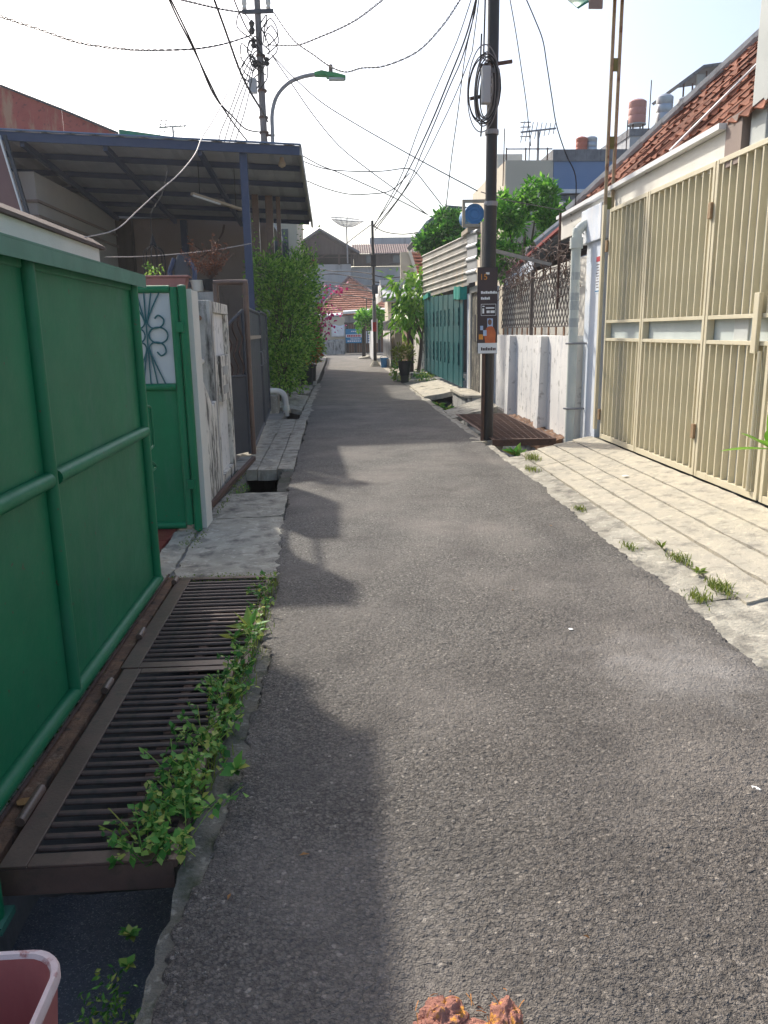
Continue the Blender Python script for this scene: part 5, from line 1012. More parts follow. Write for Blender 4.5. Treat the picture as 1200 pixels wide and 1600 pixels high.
def tank(label, c, r_, h, mtl, stand=.4, scale=1):
    t = thing('water_tank', label, 'water tank', c, 'rooftop water tanks'); x, y, z = c
    MB().lathe((x, y, z+stand), [(r_*.95, 0), (r_, .05*h), (r_, .3*h), (r_*.97, .32*h), (r_, .34*h), (r_, .6*h), (r_*.97, .62*h), (r_, .64*h), (r_, .88*h), (r_*.7, .96*h), (r_*.3, h), (.05, h*1.02)], 18).build('barrel', mtl, t, True)
    for a in range(4): px, py = x+r_*.8*math.cos(a*1.57+.7), y+r_*.8*math.sin(a*1.57+.7); MB().tube([(px, py, z), (px, py, z+stand)], .035, 5).build('leg', 'rust', t)
    MB().lathe((x, y, z+stand-.05), [(r_*1.05, 0), (r_*1.05, .045)], 14).build('platform', 'greywall', t)
tank('orange water tank on the blue building', (10.36, 34.6, 8.65), .24, .62, 'orange_tank', .1)
tank('silver water tank beside the orange one on the blue building', (10.78, 34.7, 8.65), .26, .66, 'steel_tank', .1)
tank('pinkish water tank on a stand on the white rooftop room', (13.35, 36.5, 9.95), .38, 1.0, 'pink_tank', .35)
tank('larger silver water tank on a stand on the rooftop room', (14.55, 36.5, 10.0), .36, 1.15, 'steel_tank', .35)
tank('silver water tank half hidden by the grey ridge', (15.5, 36.5, 10.1), .36, .9, 'steel_tank', .4)
sh = thing('rooftop_shelter', 'grey roofed open shelter on stilts above the water tanks', 'shelter', (17, 37, 10))
MB().prism([(15.4, 37, 11.95), (16.4, 37, 12.7), (18.6, 37, 13.0), (18.6, 37, 13.1), (16.4, 37, 12.82), (15.3, 37, 12.05)], (0, 3, 0)).build('roof', 'tile_grey', sh)
for x in (15.6, 16.0, 16.6, 17.6, 18.4): MB().tube([(x, 37.1, 9.9), (x, 37.1, 12.1+.5*(x > 16.1))], .04, 5).build('stilt', 'rust', sh)
MB().box(16.2, 18.5, 37.2, 37.25, 11.6, 12.5).build('screen', 'zinc', sh); MB().box(15.2, 19, 37.3, 40, 0, 9.9).build('wall', 'greywall', sh)
antenna('tv_antenna', 'wide comb-like television antenna above the beige building', (8.45, 34.3, 8.3), 1.5, 8, 1.25, .1)
for (x, z, lb) in ((7.0, 9.6, 'tall rusty rod at the corner of the beige building'), (8.05, 9.1, 'bent thin rod on the beige building'), (13.0, 11.4, 'thin mast beside the pinkish water tank'), (12.1, 9.9, 'short thin mast on the blue parapet')):
    tag(MB().tube([(x, 34.2, 7.4), (x+.03, 34.2, z)], .022, 5).build('roof_rod', 'rust'), lb, 'rod')
def tree(name, label, base, blobs, mtl, leaf, n, grp=None):
    t = thing(name, label, 'tree', base, grp); top = Vector(blobs[0][0])
    MB().tube(smoothpts([base, Vector(base).lerp(top, .5)+Vector((.15, 0, 0)), top]), .11, 8, r2=.03).build('trunk', 'stem', t, True)
    P_ = []; D = []
    for c, rad, w_ in blobs:
        MB().tube(smoothpts([Vector(base).lerp(top, .55), (Vector(base).lerp(top, .6)+Vector(c))/2, Vector(c)]), .045, 6, r2=.012).build('limb', 'stem', t, True)
        for q in range(11):      # several clumps around each bough
            u = rng.normal(size=3); u /= np.linalg.norm(u); cc_ = np.array(c)+u*np.array(rad)*.82
            p, d = crown(int(n*w_/11), cc_, np.array(rad)*.36, rng, .4, .1); P_.append(p); D.append(d)
    leafmesh('crown', np.vstack(P_), leaf, mtl, t, up=.4, asp=.45, dirs=np.vstack(D)*.8+[0, 0, .1]); return t
tree('leafy_tree', 'bright green leafy tree behind the black pole and porch roof', (5.2, 22, 0), (((5.1, 22, 4.2), (.9, .9, .75), 1), ((5.5, 22.2, 5.0), (.5, .6, .55), .5), ((4.5, 21.8, 4.0), (.6, .7, .7), .6), ((6.0, 22, 4.5), (.55, .6, .4), .45), ((4.55, 22, 4.75), (.4, .5, .45), .3), ((5.0, 21.5, 3.4), (.9, .7, .6), .7)), 'tree', .15, 2300)
tree('dark_tree', 'darker green tree behind the zinc hoarding', (4.0, 28.5, 0), (((3.9, 28.5, 5.05), (.7, .8, .6), 1), ((4.5, 28.5, 5.0), (.6, .7, .6), .8), ((3.35, 28.2, 4.5), (.55, .6, .4), .5), ((4.1, 28, 4.4), (.9, .7, .5), .8)), 'tree_dark', .17, 1900)
# rounded roof edge behind the dark tree
rt_ = thing('upturned_roof', 'old roof gable with pale edge beside the dark tree', 'roof', (4.1, 30, 5)); 
MB().prism([(2.96, 30, 4.97), (3.38, 30, 5.52), (4.1, 30, 6.05), (5.3, 30, 5.95), (5.3, 30, 5.8), (4.1, 30, 5.85), (3.45, 30, 5.3), (3.08, 30, 4.85)], (0, 4, 0)).build('roof', 'tile_grey', rt_); MB().bar((2.94, 29.95, 4.93), (3.4, 29.95, 5.5), .08, .1).build('edge_board', 'white_metal', rt_); MB().box(3.6, 5.2, 30.2, 33.8, 0, 5.3).build('wall', 'darkwood', rt_)
tag(MB().lathe((3.5, 18.4, 4.45), [(.02, 0), (.02, .25), (.12, .28), (.13, .4), (.02, .5)], 10).build('finial', 'grey_metal', None, True), 'little metal finial standing behind the blue barrel box', 'finial')

# ================================================================== right side beyond the teal gate
sp = thing('sapling', 'young mango-like tree with big drooping leaves by the teal gate', 'tree', (2.75, 27.4, 0))
MB().tube(smoothpts([(2.72, 27.4, 0), (2.82, 27.4, .7), (2.86, 27.4, 1.35), (2.75, 27.4, 1.8)]), .075, 8, r2=.05).build('trunk', 'stem', sp, True)
for q in ([(2.86, 27.4, 1.35), (2.6, 27.4, 1.9), (2.35, 27.4, 2.2)], [(2.75, 27.4, 1.8), (2.6, 27.4, 2.4), (2.4, 27.4, 3.0)], [(2.86, 27.4, 1.35), (3.0, 27.4, 2.1), (2.9, 27.4, 3.1)]): MB().tube(smoothpts(q), .04, 6, r2=.015).build('limb', 'stem', sp, True)
P_ = []; D = []
for c, r_, n in (((2.25, 27.4, 2.0), .33, 90), ((2.6, 27.3, 2.2), .35, 110), ((2.9, 27.4, 2.0), .3, 80), ((2.5, 27.4, 2.75), .32, 90), ((2.85, 27.4, 2.9), .35, 110), ((2.2, 27.4, 3.15), .3, 70), ((2.85, 27.5, 3.4), .25, 70), ((2.4, 27.3, 2.45), .3, 80)):
    q = rng.normal(size=(n, 3))*r_*[.8, .9, .7]+np.array(c); P_.append(q); D.append((q-np.array(c))*2+[0, 0, -.5])
leafmesh('crown', np.vstack(P_), .30, 'mango', sp, up=.35, asp=.34, dirs=np.vstack(D))
tag(MB().box(2.45, 3.1, 27.0, 27.8, -.02, .2).build('tree_bed', 'mossy_wall', None, bevel=.02), 'low mossy kerb box round the young tree', 'planter')
t = roundpot('flower_pot', 'big black flower pot on a block at the road edge', (2.12, 25.5, .22), .15, .22, .45, 'black_pot'); MB().box(2.0, 2.24, 25.4, 25.62, -.02, .218).build('block', 'concrete_dark', t)
p, u = crown(420, (2.1, 25.5, .92), (.34, .3, .3), rng, .35, .2); wrap(leafmesh('pot_shrub', p, .11, 'grass', None, asp=.4, dirs=u*.6+[0, 0, .5]), 'yellow-green shrub growing in the black flower pot', 'plant')
p, u = crown(300, (1.98, 26.2, .35), (.22, .35, .35), rng, .3, .2); wrap(leafmesh('verge_shrub', p, .12, 'weed', None, asp=.5, dirs=u), 'low leafy shrub beside the black flower pot', 'plant')
wrap(leafmesh('ground_plant', rng.normal((2.75, 25.7, .2), (.2, .4, .07), (260, 3)), .1, 'weed', None, up=.6, asp=.6), 'low green ground plants between flower pot and teal gate', 'plant')
# walls and fences beyond
tag(MB().box(2.95, 3.1, 28.3, 31.2, 0, 1.55).build('stained_wall', 'old_white', None, bevel=.01), 'stained low white wall behind the young tree', 'wall')
tag(MB().box(3.0, 3.12, 28.35, 31.2, 1.552, 2.15).build('tan_wall', 'brownwall', None), 'tan strip of wall above the stained white wall', 'wall')
bdor = thing('brown_shed', 'plain brown wooden shed front beyond the young tree', 'shed', (2.9, 32.5, 0))
for k in range(6): MB().box(2.72, 2.78, 31.4+k*.42, 31.4+k*.42+.41, .25, 2.25).build('board', 'brownwood', bdor)
MB().box(2.80, 3.4, 31.4, 33.9, 0, 2.3).build('body', 'darkwood', bdor); MB().box(2.70, 2.8, 31.3, 34, .0, .248).build('plinth', 'beigewall', bdor)
wf = thing('panel_fence', 'grey-white panelled yard fence with scroll motifs under the white awning', 'fence', (2.4, 38, 0))
for k in range(5): MB().box(2.32, 2.37, 35.4+k*1.1, 35.4+k*1.1+1.04, .1, 1.65).build('panel', 'white_post', wf, bevel=.01); MB().tube([(2.34, 35.38+k*1.1, 0), (2.34, 35.38+k*1.1, 2.1)], .035, 6).build('post', 'grey_metal', wf)
for k in range(5):
    MB().tube([(2.305, 35.9+k*1.1+.28*math.cos(a), .85+.4*math.sin(a)) for a in [j*math.pi/8 for j in range(17)]], .02, 5, False).build('scroll', 'greywall', wf, True)
    for j in range(5): MB().tube([(2.34, 35.5+k*1.1+j*.2, 1.65), (2.34, 35.5+k*1.1+j*.2, 2.08)], .018, 5).build('picket', 'grey_metal', wf)
MB().bar((2.34, 35.3, 2.09), (2.34, 41, 2.09), .05, .04).build('top_rail', 'grey_metal', wf)
aw2 = thing('white_awning_house', 'house with a boxy white awning and teal screen beyond the young tree', 'house', (3.5, 39, 0))
MB().box(2.6, 7, 36.5, 44, 0, 3.2).build('wall', 'beigewall', aw2)
MB().prism([(1.98, 36.0, 2.95), (1.95, 36.0, 3.3), (2.0, 36, 3.72), (2.9, 36, 3.78), (2.9, 36, 3.7), (2.1, 36, 3.6), (2.1, 36, 3.0)], (0, 6, 0)).build('awning_shell', 'white_metal', aw2)
MB().prism([(1.98, 34.5, 2.98), (3.9, 34.5, 2.98), (3.9, 36.0, 3.5), (1.98, 36.0, 3.5)], (0, 0, .04)).build('awning_front', 'white_metal', aw2); MB().box(1.93, 4.0, 35.82, 36.1, 3.60, 3.82).build('awning_top', 'white_metal', aw2); MB().box(1.96, 3.92, 34.42, 34.56, 2.84, 2.96).build('awning_roll', 'white_metal', aw2)
MB().box(2.45, 3.4, 36.3, 36.4, 1.9, 2.85).build('teal_screen', 'teal', aw2)
for k in range(6): MB().box(2.46+k*.15, 2.50+k*.15, 36.26, 36.3, 1.5, 2.0).build('bar', 'white_metal', aw2)
gh = thing('gable_house', 'cream gabled house with bright orange tile roof above the white awning', 'house', (4, 42, 0))
MB().prism([(3.1, 39.1, 0), (3.95, 39.1, 0), (3.95, 39.1, 3.8), (3.62, 39.1, 5.3), (3.1, 39.1, 5.3)], (0, .2, 0)).build('gable_wall', 'beigewall', gh)
MB().box(3.96, 6, 39.35, 39.5, 0, 3.75).build('front_wall', 'beigewall', gh)
MB().bar((3.50, 39.0, 5.45), (3.98, 39.0, 3.85), .12, .14).build('barge_board', 'white_post', gh)
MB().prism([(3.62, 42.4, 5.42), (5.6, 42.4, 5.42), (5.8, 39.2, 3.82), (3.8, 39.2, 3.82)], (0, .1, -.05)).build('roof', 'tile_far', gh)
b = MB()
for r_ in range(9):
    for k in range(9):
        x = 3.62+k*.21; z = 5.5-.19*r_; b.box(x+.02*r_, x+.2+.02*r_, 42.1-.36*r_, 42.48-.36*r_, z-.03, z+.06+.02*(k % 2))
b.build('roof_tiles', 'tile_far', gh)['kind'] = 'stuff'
tag(MB().tube([(1.72, 37.32, 0), (1.72, 37.32, 3), (1.70, 37.32, 6.5)], .085, 10, r2=.06).tube([(1.73, 37.25, 3.0), (1.71, 37.25, 5.2)], .05, 8).build('utility_pole', 'black_pole', None, True), 'slim dark utility pole with a red band at the far bend', 'utility pole')
pole2 = bpy.data.objects['utility_pole'] if False else [o for o in col.objects if o.get('label', '').startswith('slim dark utility')][0]
MB().lathe((1.72, 37.32, 1.62), [(.09, 0), (.09, .42)], 12).build('red_band', 'paint_red', pole2, True); MB().lathe((1.72, 37.32, 2.05), [(.088, 0), (.084, 1.1)], 12).build('white_band', 'grey_metal', pole2, True); MB().lathe((1.72, 37.32, -.02), [(.3, 0), (.22, .12), (.1, .3)], 10).build('cement_foot', 'concrete', pole2, True)
MB().box(1.6, 1.82, 37.1, 37.2, 4.5, 5.0).build('splice_box', 'rubber', pole2); MB().box(1.62, 1.9, 37.12, 37.25, 3.3, 3.7).build('splice_box', 'darkgate', pole2)
bk = thing('blue_bucket', 'blue and grey bucket at the foot of the panelled fence', 'bucket', (2.12, 36.4, 0)); MB().lathe((2.1, 36.4, 0), [(.15, 0), (.19, .42), (.2, .44), (.17, .44), (.14, .05)], 14).build('pail', 'blue_barrel', bk, True); MB().tube([(2.1+.19*math.cos(a), 36.4, .42+.12*math.sin(a)) for a in [j*math.pi/6 for j in range(7)]], .012, 5).build('handle', 'grey_metal', bk, True)
tag(MB().lathe((2.38, 36.2, 0), [(.16, 0), (.19, .36), (.2, .38), (.17, .38)], 14).build('grey_bucket', 'greywall', None, True), 'grey bucket next to the blue bucket', 'bucket')
wl2 = thing('white_gate', 'white sheet gate left of the far dark pole', 'gate', (2.0, 48, 0))
for k in range(4): MB().box(1.98, 2.04, 44+k*1.6, 44+k*1.6+1.56, .05, 1.65).build('panel', 'white_metal', wl2)
MB().box(2.05, 2.2, 43.9, 50.5, 1.0, 2.3).build('upper_panel', 'greywall', wl2)
tag(MB().tube([(1.62, 50.5, 0), (1.62, 50.5, 2.3)], .12, 8).build('corner_post', 'black_pole', None, True), 'short dark corner post at the end of the lane', 'post')
tree('hanging_shrub', 'green shrub hanging over the white gate at the lane end', (2.1, 50, 1.2), (((2.1, 50, 2.55), (.75, .8, .5), 1), ((2.9, 50, 2.9), (.7, .5, .5), .8), ((1.5, 49.5, 2.2), (.35, .5, .6), .5), ((2.4, 49.4, 1.9), (.5, .6, .6), .6)), 'tree', .24, 520)
tag(MB().slab([(1.25, 49, .02), (1.95, 49, .16), (1.95, 52, .16), (1.3, 52, .02)], .1, 4, 6, .03, 2, .05, 95).build('ramp_slab', 'concrete'), 'thick cement ramp slab at the lane end below the shrub', 'ramp')

# ================================================================== end of the lane
ew = thing('end_wall', 'shaded beige wall with peeling base closing the lane on the left', 'wall', (-1, 60.3, 0))
MB().box(-9, .55, 60.3, 60.6, 0, 2.75).build('wall', 'beigewall', ew); MB().slab([(-9, 60.18, 1.0), (.5, 60.18, 1.0), (.5, 60.298, 1.1), (-9, 60.298, 1.1)], 1.0, 30, 2, .06, 1.2, .02, 96).build('peeling_base', 'mossy_wall', ew)
cb = thing('white_banner', 'blank white cloth banner on the beige end wall', 'banner', (0, 60.1, 1.7)); b = MB(); vs = []
for j in range(7):
    for i in range(9): vs.append((-.47+.98*i/8, 60.12+.05*math.sin(i*1.3+j*.9), 1.27+.86*j/6+.05*math.sin(i*.9)*(j/6)))
b.add(vs, [(j*9+i, j*9+i+1, (j+1)*9+i+1, (j+1)*9+i) for j in range(6) for i in range(8)]); b.build('cloth', 'sign_white', cb, True).modifiers.new('s', 'SOLIDIFY').thickness = .01
ef = thing('end_gate', 'brown timber gate behind the blue sign at the lane end', 'gate', (2, 60.3, 0))
for k in range(14): MB().box(.62+k*.2, .62+k*.2+.185, 60.3, 60.36, .1, 2.2).build('board', 'brownwood' if k % 3 else 'darkwood', ef)
MB().box(.5, 3.5, 60.26, 60.298, 2.2, 2.32).build('rail', 'darkwood', ef); MB().box(.55, 3.6, 61.5, 61.7, 0, 2.9).build('wall_behind', 'greywall', ef)
sg = thing('blue_sign', 'blue notice sign with white band and red letters at the lane end', 'sign', (1.2, 60.1, 1.3))
sg = MB().box(.58, 1.84, 60.14, 60.18, .80, 1.84).build('board', 'sign_blue', sg); MB().box(.60, 1.82, 60.12, 60.138, 1.22, 1.45).build('white_band', 'sign_white', sg)
for k in range(8): MB().box(.70+k*.13, .70+k*.13+.095, 60.105, 60.119, 1.26, 1.41).build('letter_mark', 'sign_red', sg)
for k in range(7): MB().box(.95+k*.11, .95+k*.11+.08, 60.125, 60.138, 1.06, 1.15).build('letter_mark', 'sign_white', sg); MB().box(.72+k*.15, .72+k*.15+.11, 60.125, 60.138, .9, 1.0).build('letter_mark', 'sign_white', sg)
for k in range(5): MB().box(1.0+k*.14, 1.0+k*.14+.1, 60.125, 60.138, 1.62, 1.7).build('letter_mark', 'sign_white', sg)
s2_ = thing('white_sign', 'narrow white sign with dark letters right of the blue sign', 'sign', (2.3, 60.1, 1.2)); s2_ = MB().box(2.12, 2.55, 60.14, 60.18, .78, 1.66).build('board', 'sign_white', s2_)
for k in range(4): MB().box(2.2, 2.45-.04*(k % 2), 60.12, 60.138, .9+k*.18, 1.0+k*.18).build('letter_mark', 'bluewall', s2_)
er = thing('end_house', 'low house with broad sunlit orange tile hip roof at the lane end', 'house', (1.5, 64, 0))
MB().box(-3.5, 6.8, 62, 74, 0, 2.75).build('wall', 'greywall', er)
pk = Vector((1.1, 69.0, 6.1)); A_ = Vector((-1.8, 61.3, 2.78)); B_ = Vector((4.9, 61.3, 2.95))
er_ = er; er = MB().add([A_, B_, pk], [(0, 1, 2)]).add([B_, Vector((6.5, 72, 2.9)), pk], [(0, 1, 2)]).add([A_, pk, Vector((-3, 72, 2.9))], [(0, 1, 2)]).build('roof', 'tile_brown', er)
b = MB(); nr = 18
for r_ in range(nr):
    t0 = r_/nr; t1 = (r_+1)/nr; l0, r0 = A_.lerp(pk, t0), B_.lerp(pk, t0); w_ = (r0-l0).length; n = max(1, int(w_/.24))
    upv = (pk-(A_+B_)/2)/nr
    for k in range(n):
        a = l0.lerp(r0, k/n); c = l0.lerp(r0, (k+.96)/n); h = Vector((0, -.02, .07+random.uniform(0, .035))); b.add([a+h*1.6, c+h*1.6, c+upv+h*.3, a+upv+h*.3, a+h*.4, c+h*.4], [(0, 1, 2, 3), (4, 5, 1, 0)])
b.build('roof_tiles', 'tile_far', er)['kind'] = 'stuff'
for P0, P1 in ((A_, pk), (B_, pk)): MB().tube([P0+Vector((0, 0, .08)), P0.lerp(P1, .5)+Vector((0, 0, .08)), P1+Vector((0, 0, .1))], .12, 7).build('hip_ridge', 'tile_brown', er, True)
er = er_
MB().prism([(-2.6, 60.9, 2.72), (.4, 60.9, 2.86), (.4, 61.5, 3.02), (-2.6, 61.5, 2.86)], (0, .02, .06)).build('zinc_eave', 'white_metal', er); MB().prism([(.45, 60.7, 2.95), (5.2, 60.7, 3.15), (5.2, 60.7, 3.35), (.45, 60.7, 3.12)], (0, .6, .1)).build('gutter', 'white_metal', er)
# two storey timber house with dish behind
th = thing('timber_house', 'hazy two-storey house with open timber loft and brown gable behind the lane end', 'house', (0, 72, 0))
MB().box(-6, 1.35, 72, 80, 0, 7.45).build('lower_wall', 'greywall', th); MB().box(1.4, 9.5, 73, 80, 0, 7.3).build('side_wall', 'greywall', th)
MB().prism([(-4.1, 71.4, 8.3), (1.75, 71.4, 8.2), (-1.3, 71.4, 10.0)], (0, .2, 0)).build('gable', 'darkwood', th)
for P0, P1 in (((-4.4, 8.25), (-1.3, 10.2)), ((-1.3, 10.2), (2.1, 8.25))): MB().prism([(P0[0], 71.1, P0[1]), (P1[0], 71.1, P1[1]), (P1[0], 71.1, P1[1]+.18), (P0[0], 71.1, P0[1]+.18)], (0, 8, 0)).build('roof_slope', 'tile_grey', th)
MB().box(-4, 1.6, 73.5, 73.6, 7.4, 8.6).build('loft_back', 'void', th)
for x in (-3.9, -2.7, .3, 1.4): MB().box(x-.09, x+.09, 71.7, 71.9, 7.4, 8.5).build('loft_post', 'darkwood', th)
MB().bar((-2.6, 71.7, 7.5), (-.2, 71.7, 8.5), .07, .09).build('loft_brace', 'darkwood', th); MB().bar((-4, 71.7, 8.0), (1.5, 71.7, 8.0), .06, .06).build('loft_rail', 'darkwood', th)
MB().box(1.6, 9.0, 72.6, 72.9, 7.32, 8.35).build('timber_storey', 'darkwood', th)
for (a, b_) in ((5.0, 6.0), (2.6, 3.2)): f = MB().box(a, b_, 72.5, 72.59, 7.5, 8.25).build('window', 'darkwood', th); MB().box(a+.1, b_-.1, 72.44, 72.49, 7.56, 8.2).build('pane', 'glass', f)
b = MB()
for k in range(40): x = 1.5+k*.2; b.prism([(x, 72.2, 8.34), (x+.19, 72.2, 8.34), (x+.095, 72.2, 8.42)], (0, 2.5, 1.0))
b.build('roof_ribs', 'tile_brown', th); MB().box(3.2, 9, 76, 76.3, 8.0, 10.1).build('parapet', 'greywall', th)
di = thing('satellite_dish', 'large mesh satellite dish on a mast above the timber house', 'satellite dish', (1.0, 70.5, 8.6)); c0 = Vector((1.0, 70.5, 10.35)); ax = Vector((.1, -.22, 1)).normalized(); ux = ax.orthogonal().normalized(); vx = ax.cross(ux); RD = 1.42
dp_ = lambda r_, a: c0+(ux*math.cos(a)+vx*math.sin(a))*r_+ax*(.62*(r_/RD)**2)
MB().tube([dp_(RD, k*math.pi/16) for k in range(33)], .035, 5, False).build('rim', 'grey_metal', di)
for k in range(16): MB().tube([dp_(RD*j/5, k*math.pi/8) for j in range(6)], .018, 4).build('rib', 'grey_metal', di)
for r_ in (.5, .95): MB().tube([dp_(r_, k*math.pi/16) for k in range(33)], .012, 4, False).build('hoop', 'grey_metal', di)
mm = bpy.data.materials.new('dish_mesh'); mm.use_nodes = True; nt2 = mm.node_tree; pr_ = nt2.nodes['Principled BSDF']; pr_.inputs['Base Color'].default_value = (.5, .5, .48, 1); pr_.inputs['Alpha'].default_value = .45; M['dish_mesh'] = mm
b = MB(); 
b.add([dp_(RD*j/5, k*math.pi/12) for j in range(1, 6) for k in range(24)], [(j*24+k, j*24+(k+1) % 24, (j+1)*24+(k+1) % 24, (j+1)*24+k) for j in range(4) for k in range(24)]); b.build('mesh_bowl', 'dish_mesh', di, True)
MB().tube([(1.03, 70.5, 7.4), (1.0, 70.5, 10.35)], .06, 6).build('mast', 'grey_metal', di); MB().tube([c0, c0+ax*1.0], .03, 5).build('feed', 'grey_metal', di)
tag(MB().tube([(2.05, 55, 0), (2.0, 55, 3.8)], .03, 6).build('thin_mast', 'black_pole'), 'thin dark mast in front of the orange end roof', 'mast')

# ================================================================== foreground bits
bn = thing('red_bin', 'faded red plastic bin with chalky rim at the lower left corner', 'bin', (-.9, 1.2, -.3))
cx_, cy_, hx, hy, rr = -.86, 1.145, .265, .275, .07
def rrect(s, z, n=6):
    o = []
    for (sx, sy, a0) in ((1, 1, 0), (-1, 1, 90), (-1, -1, 180), (1, -1, 270)):
        for k in range(n+1): a = R(a0+90*k/n); o.append((cx_+sx*(hx*s-rr)+rr*math.cos(a), cy_+sy*(hy*s-rr)+rr*math.sin(a), z))
    return o
prof = [(.80, -.32), (.98, .33), (1.0, .335), (1.0, .352), (.99, .36), (.955, .36), (.945, .35), (.77, -.28)]
b = MB(); n = 28; vs = []
for s, z in prof[:2]: vs += rrect(s, z)
b.add(vs, [(k, (k+1) % n, n+(k+1) % n, n+k) for k in range(n)]+[tuple(range(n))[::-1]]); b.build('outer_wall', 'binred', bn, True)
b = MB(); vs = []
for s, z in prof[1:7]: vs += rrect(s*1.001, z)
b.add(vs, [(j*n+k, j*n+(k+1) % n, (j+1)*n+(k+1) % n, (j+1)*n+k) for j in range(5) for k in range(n)]); b.build('rim', 'binrim', bn, True)
b = MB(); vs = []
for s, z in prof[6:]: vs += rrect(s, z)
b.add(vs, [(k, (k+1) % n, n+(k+1) % n, n+k) for k in range(n)]+[tuple(range(n, 2*n))]); b.build('inner_wall', 'binred', bn, True)
def lump(c, rad, seed, n=26):
    b = MB(); vs = []; m_ = n
    for j in range(m_+1):
        th_ = math.pi*j/m_
        for i in range(2*m_):
            a = math.pi*i/m_; d = Vector((math.sin(th_)*math.cos(a), math.sin(th_)*math.sin(a), math.cos(th_)))
            k = 1+.28*mnoise.noise(d*2.2+Vector((seed, 0, 0)))+.16*mnoise.noise(d*6+Vector((0, seed, 0)))+.09*mnoise.noise(d*15)
            vs.append((c[0]+d.x*rad[0]*k, c[1]+d.y*rad[1]*k, c[2]+d.z*rad[2]*k))
    w_ = 2*m_; b.add(vs, [(j*w_+i, j*w_+(i+1) % w_, (j+1)*w_+(i+1) % w_, (j+1)*w_+i) for j in range(m_) for i in range(w_)]); return b
hk = thing('husk', 'reddish orange fibrous husk lying on the asphalt at the bottom edge', 'husk', (.26, 1.5, 0))
for i, (c, rad) in enumerate((((.20, 1.50, .03), (.055, .055, .04)), ((.16, 1.45, .025), (.04, .05, .035)), ((.345, 1.475, .03), (.04, .06, .045)), ((.265, 1.462, .016), (.075, .04, .026)))): lump(c, rad, i*3.1).build('chunk', 'husk', hk, True)
fb = MB()
for k in range(30):
    c = random.choice(((.20, 1.53), (.16, 1.48), (.345, 1.51), (.30, 1.5), (.24, 1.53))); p = Vector((c[0]+random.gauss(0, .025), c[1]+random.gauss(0, .02), .04+random.uniform(-.02, .03))); d = Vector((random.gauss(0, 1), random.gauss(0, 1), random.gauss(.3, .6))).normalized()*random.uniform(.012, .035)
    fb.tube([p, p+d*.5+Vector((0, 0, .003)), p+d], .0011, 3, False)
fb.build('fibres', mat('husk_fibre', (.55, .24, .06), (.45, .18, .06), 20, .9, bump=0), hk)['kind'] = 'stuff'
# plant leaning in at the right edge
rpnt = thing('edge_plant', 'glossy long-leaved plant leaning in from the right photo edge', 'plant', (3.3, 5.6, .1))
MB().tube(smoothpts([(3.26, 5.45, .1), (3.24, 5.5, .4), (3.20, 5.6, .70)]), .014, 6).build('stem', 'weed', rpnt, True)
def bigleaf(base, d, L, w_, droop):
    b = MB(); base = Vector(base); d = Vector(d).normalized(); s = d.cross(Vector((0, 0, 1))).normalized(); vs = []; n = 8
    for i in range(n+1):
        t = i/n; c = base+d*L*t+Vector((0, 0, -droop*t*t)); ww_ = w_*math.sin(math.pi*min(1, .06+t*.94))**.8*.5
        vs += [c+s*ww_+Vector((0, 0, ww_*.35)), c, c-s*ww_+Vector((0, 0, ww_*.35))]
    b.add(vs, [(i*3+k, i*3+k+1, (i+1)*3+k+1, (i+1)*3+k) for i in range(n) for k in range(2)]); return b.build('leaf', 'mango', rpnt, True)
for d, L, w_, dr_ in (((-1, .1, .05), .38, .05, .03), ((-.75, .3, .5), .26, .07, .02), ((-.3, -.3, .9), .2, .06, .02), ((.5, .5, .5), .25, .06, .04), ((.6, -.5, .3), .25, .06, .06), ((-.6, -.2, .45), .2, .06, .03), ((.2, .6, .2), .25, .05, .06), ((0, .1, 1), .38, .06, .02)): bigleaf((3.20, 5.6, .70), d, L, w_*1.5, dr_)

# grit and crumbs swept to the road edges
gv = []; gf = []
for k in range(1500):
    y = 1.5+9*rng.random()**1.6; lft = rng.random() < .5
    x = (np.interp(y, LE[:, 0], LE[:, 1])+.02+abs(rng.normal())*.09) if lft else (np.interp(y, RE[:, 0], RE[:, 1])-.02-abs(rng.normal())*.12)
    if rng.random() < .25: x = rng.uniform(-.4, 2.0)
    s = rng.uniform(.003, .009); c = np.array([x, y, .006]); o = len(gv); q = rng.normal(size=(4, 3)); q /= np.linalg.norm(q, axis=1)[:, None]; q[:, 2] = np.abs(q[:, 2])*.8
    gv += [c+q[i]*s for i in range(4)]; gf += [(o, o+1, o+2), (o, o+2, o+3), (o, o+3, o+1), (o+1, o+3, o+2)]
tag(npmesh('road_grit', np.array(gv), gf, mat('grit', (.3, .27, .23), (.16, .145, .13), 60, .9, bump=0)), 'loose grit and crumbs scattered along the road edges', 'grit', kind='stuff')
for i, (x, y, s, lb) in enumerate(((-.15, 2.15, .03, 'small dry leaf in the gate shadow on the road'), (-.36, 1.98, .022, 'tiny yellow leaf beside the weeds at the near grate'), (.62, 1.75, .018, 'yellowish crumb on the asphalt above the husk'), (1.05, 4.6, .025, 'brown dry leaf mid road'), (1.72, 6.2, .03, 'dry leaf on the road near the ramp'))):
    b = MB(); a = i*1.3; d = Vector((math.cos(a), math.sin(a), 0)); sd = Vector((-math.sin(a), math.cos(a), 0)); c = Vector((x, y, .009)); s *= .55
    b.add([c-d*s, c-d*s*.2+sd*s*.45+Vector((0, 0, .006)), c+d*s+Vector((0, 0, .004)), c-d*s*.2-sd*s*.45+Vector((0, 0, .007)), c-d*s*.1+Vector((0, 0, .002))], [(0, 1, 4), (1, 2, 4), (2, 3, 4), (3, 0, 4)]); tag(b.build('dry_leaf', 'dead_leaf'), lb, 'leaf', 'dry leaves on the road')

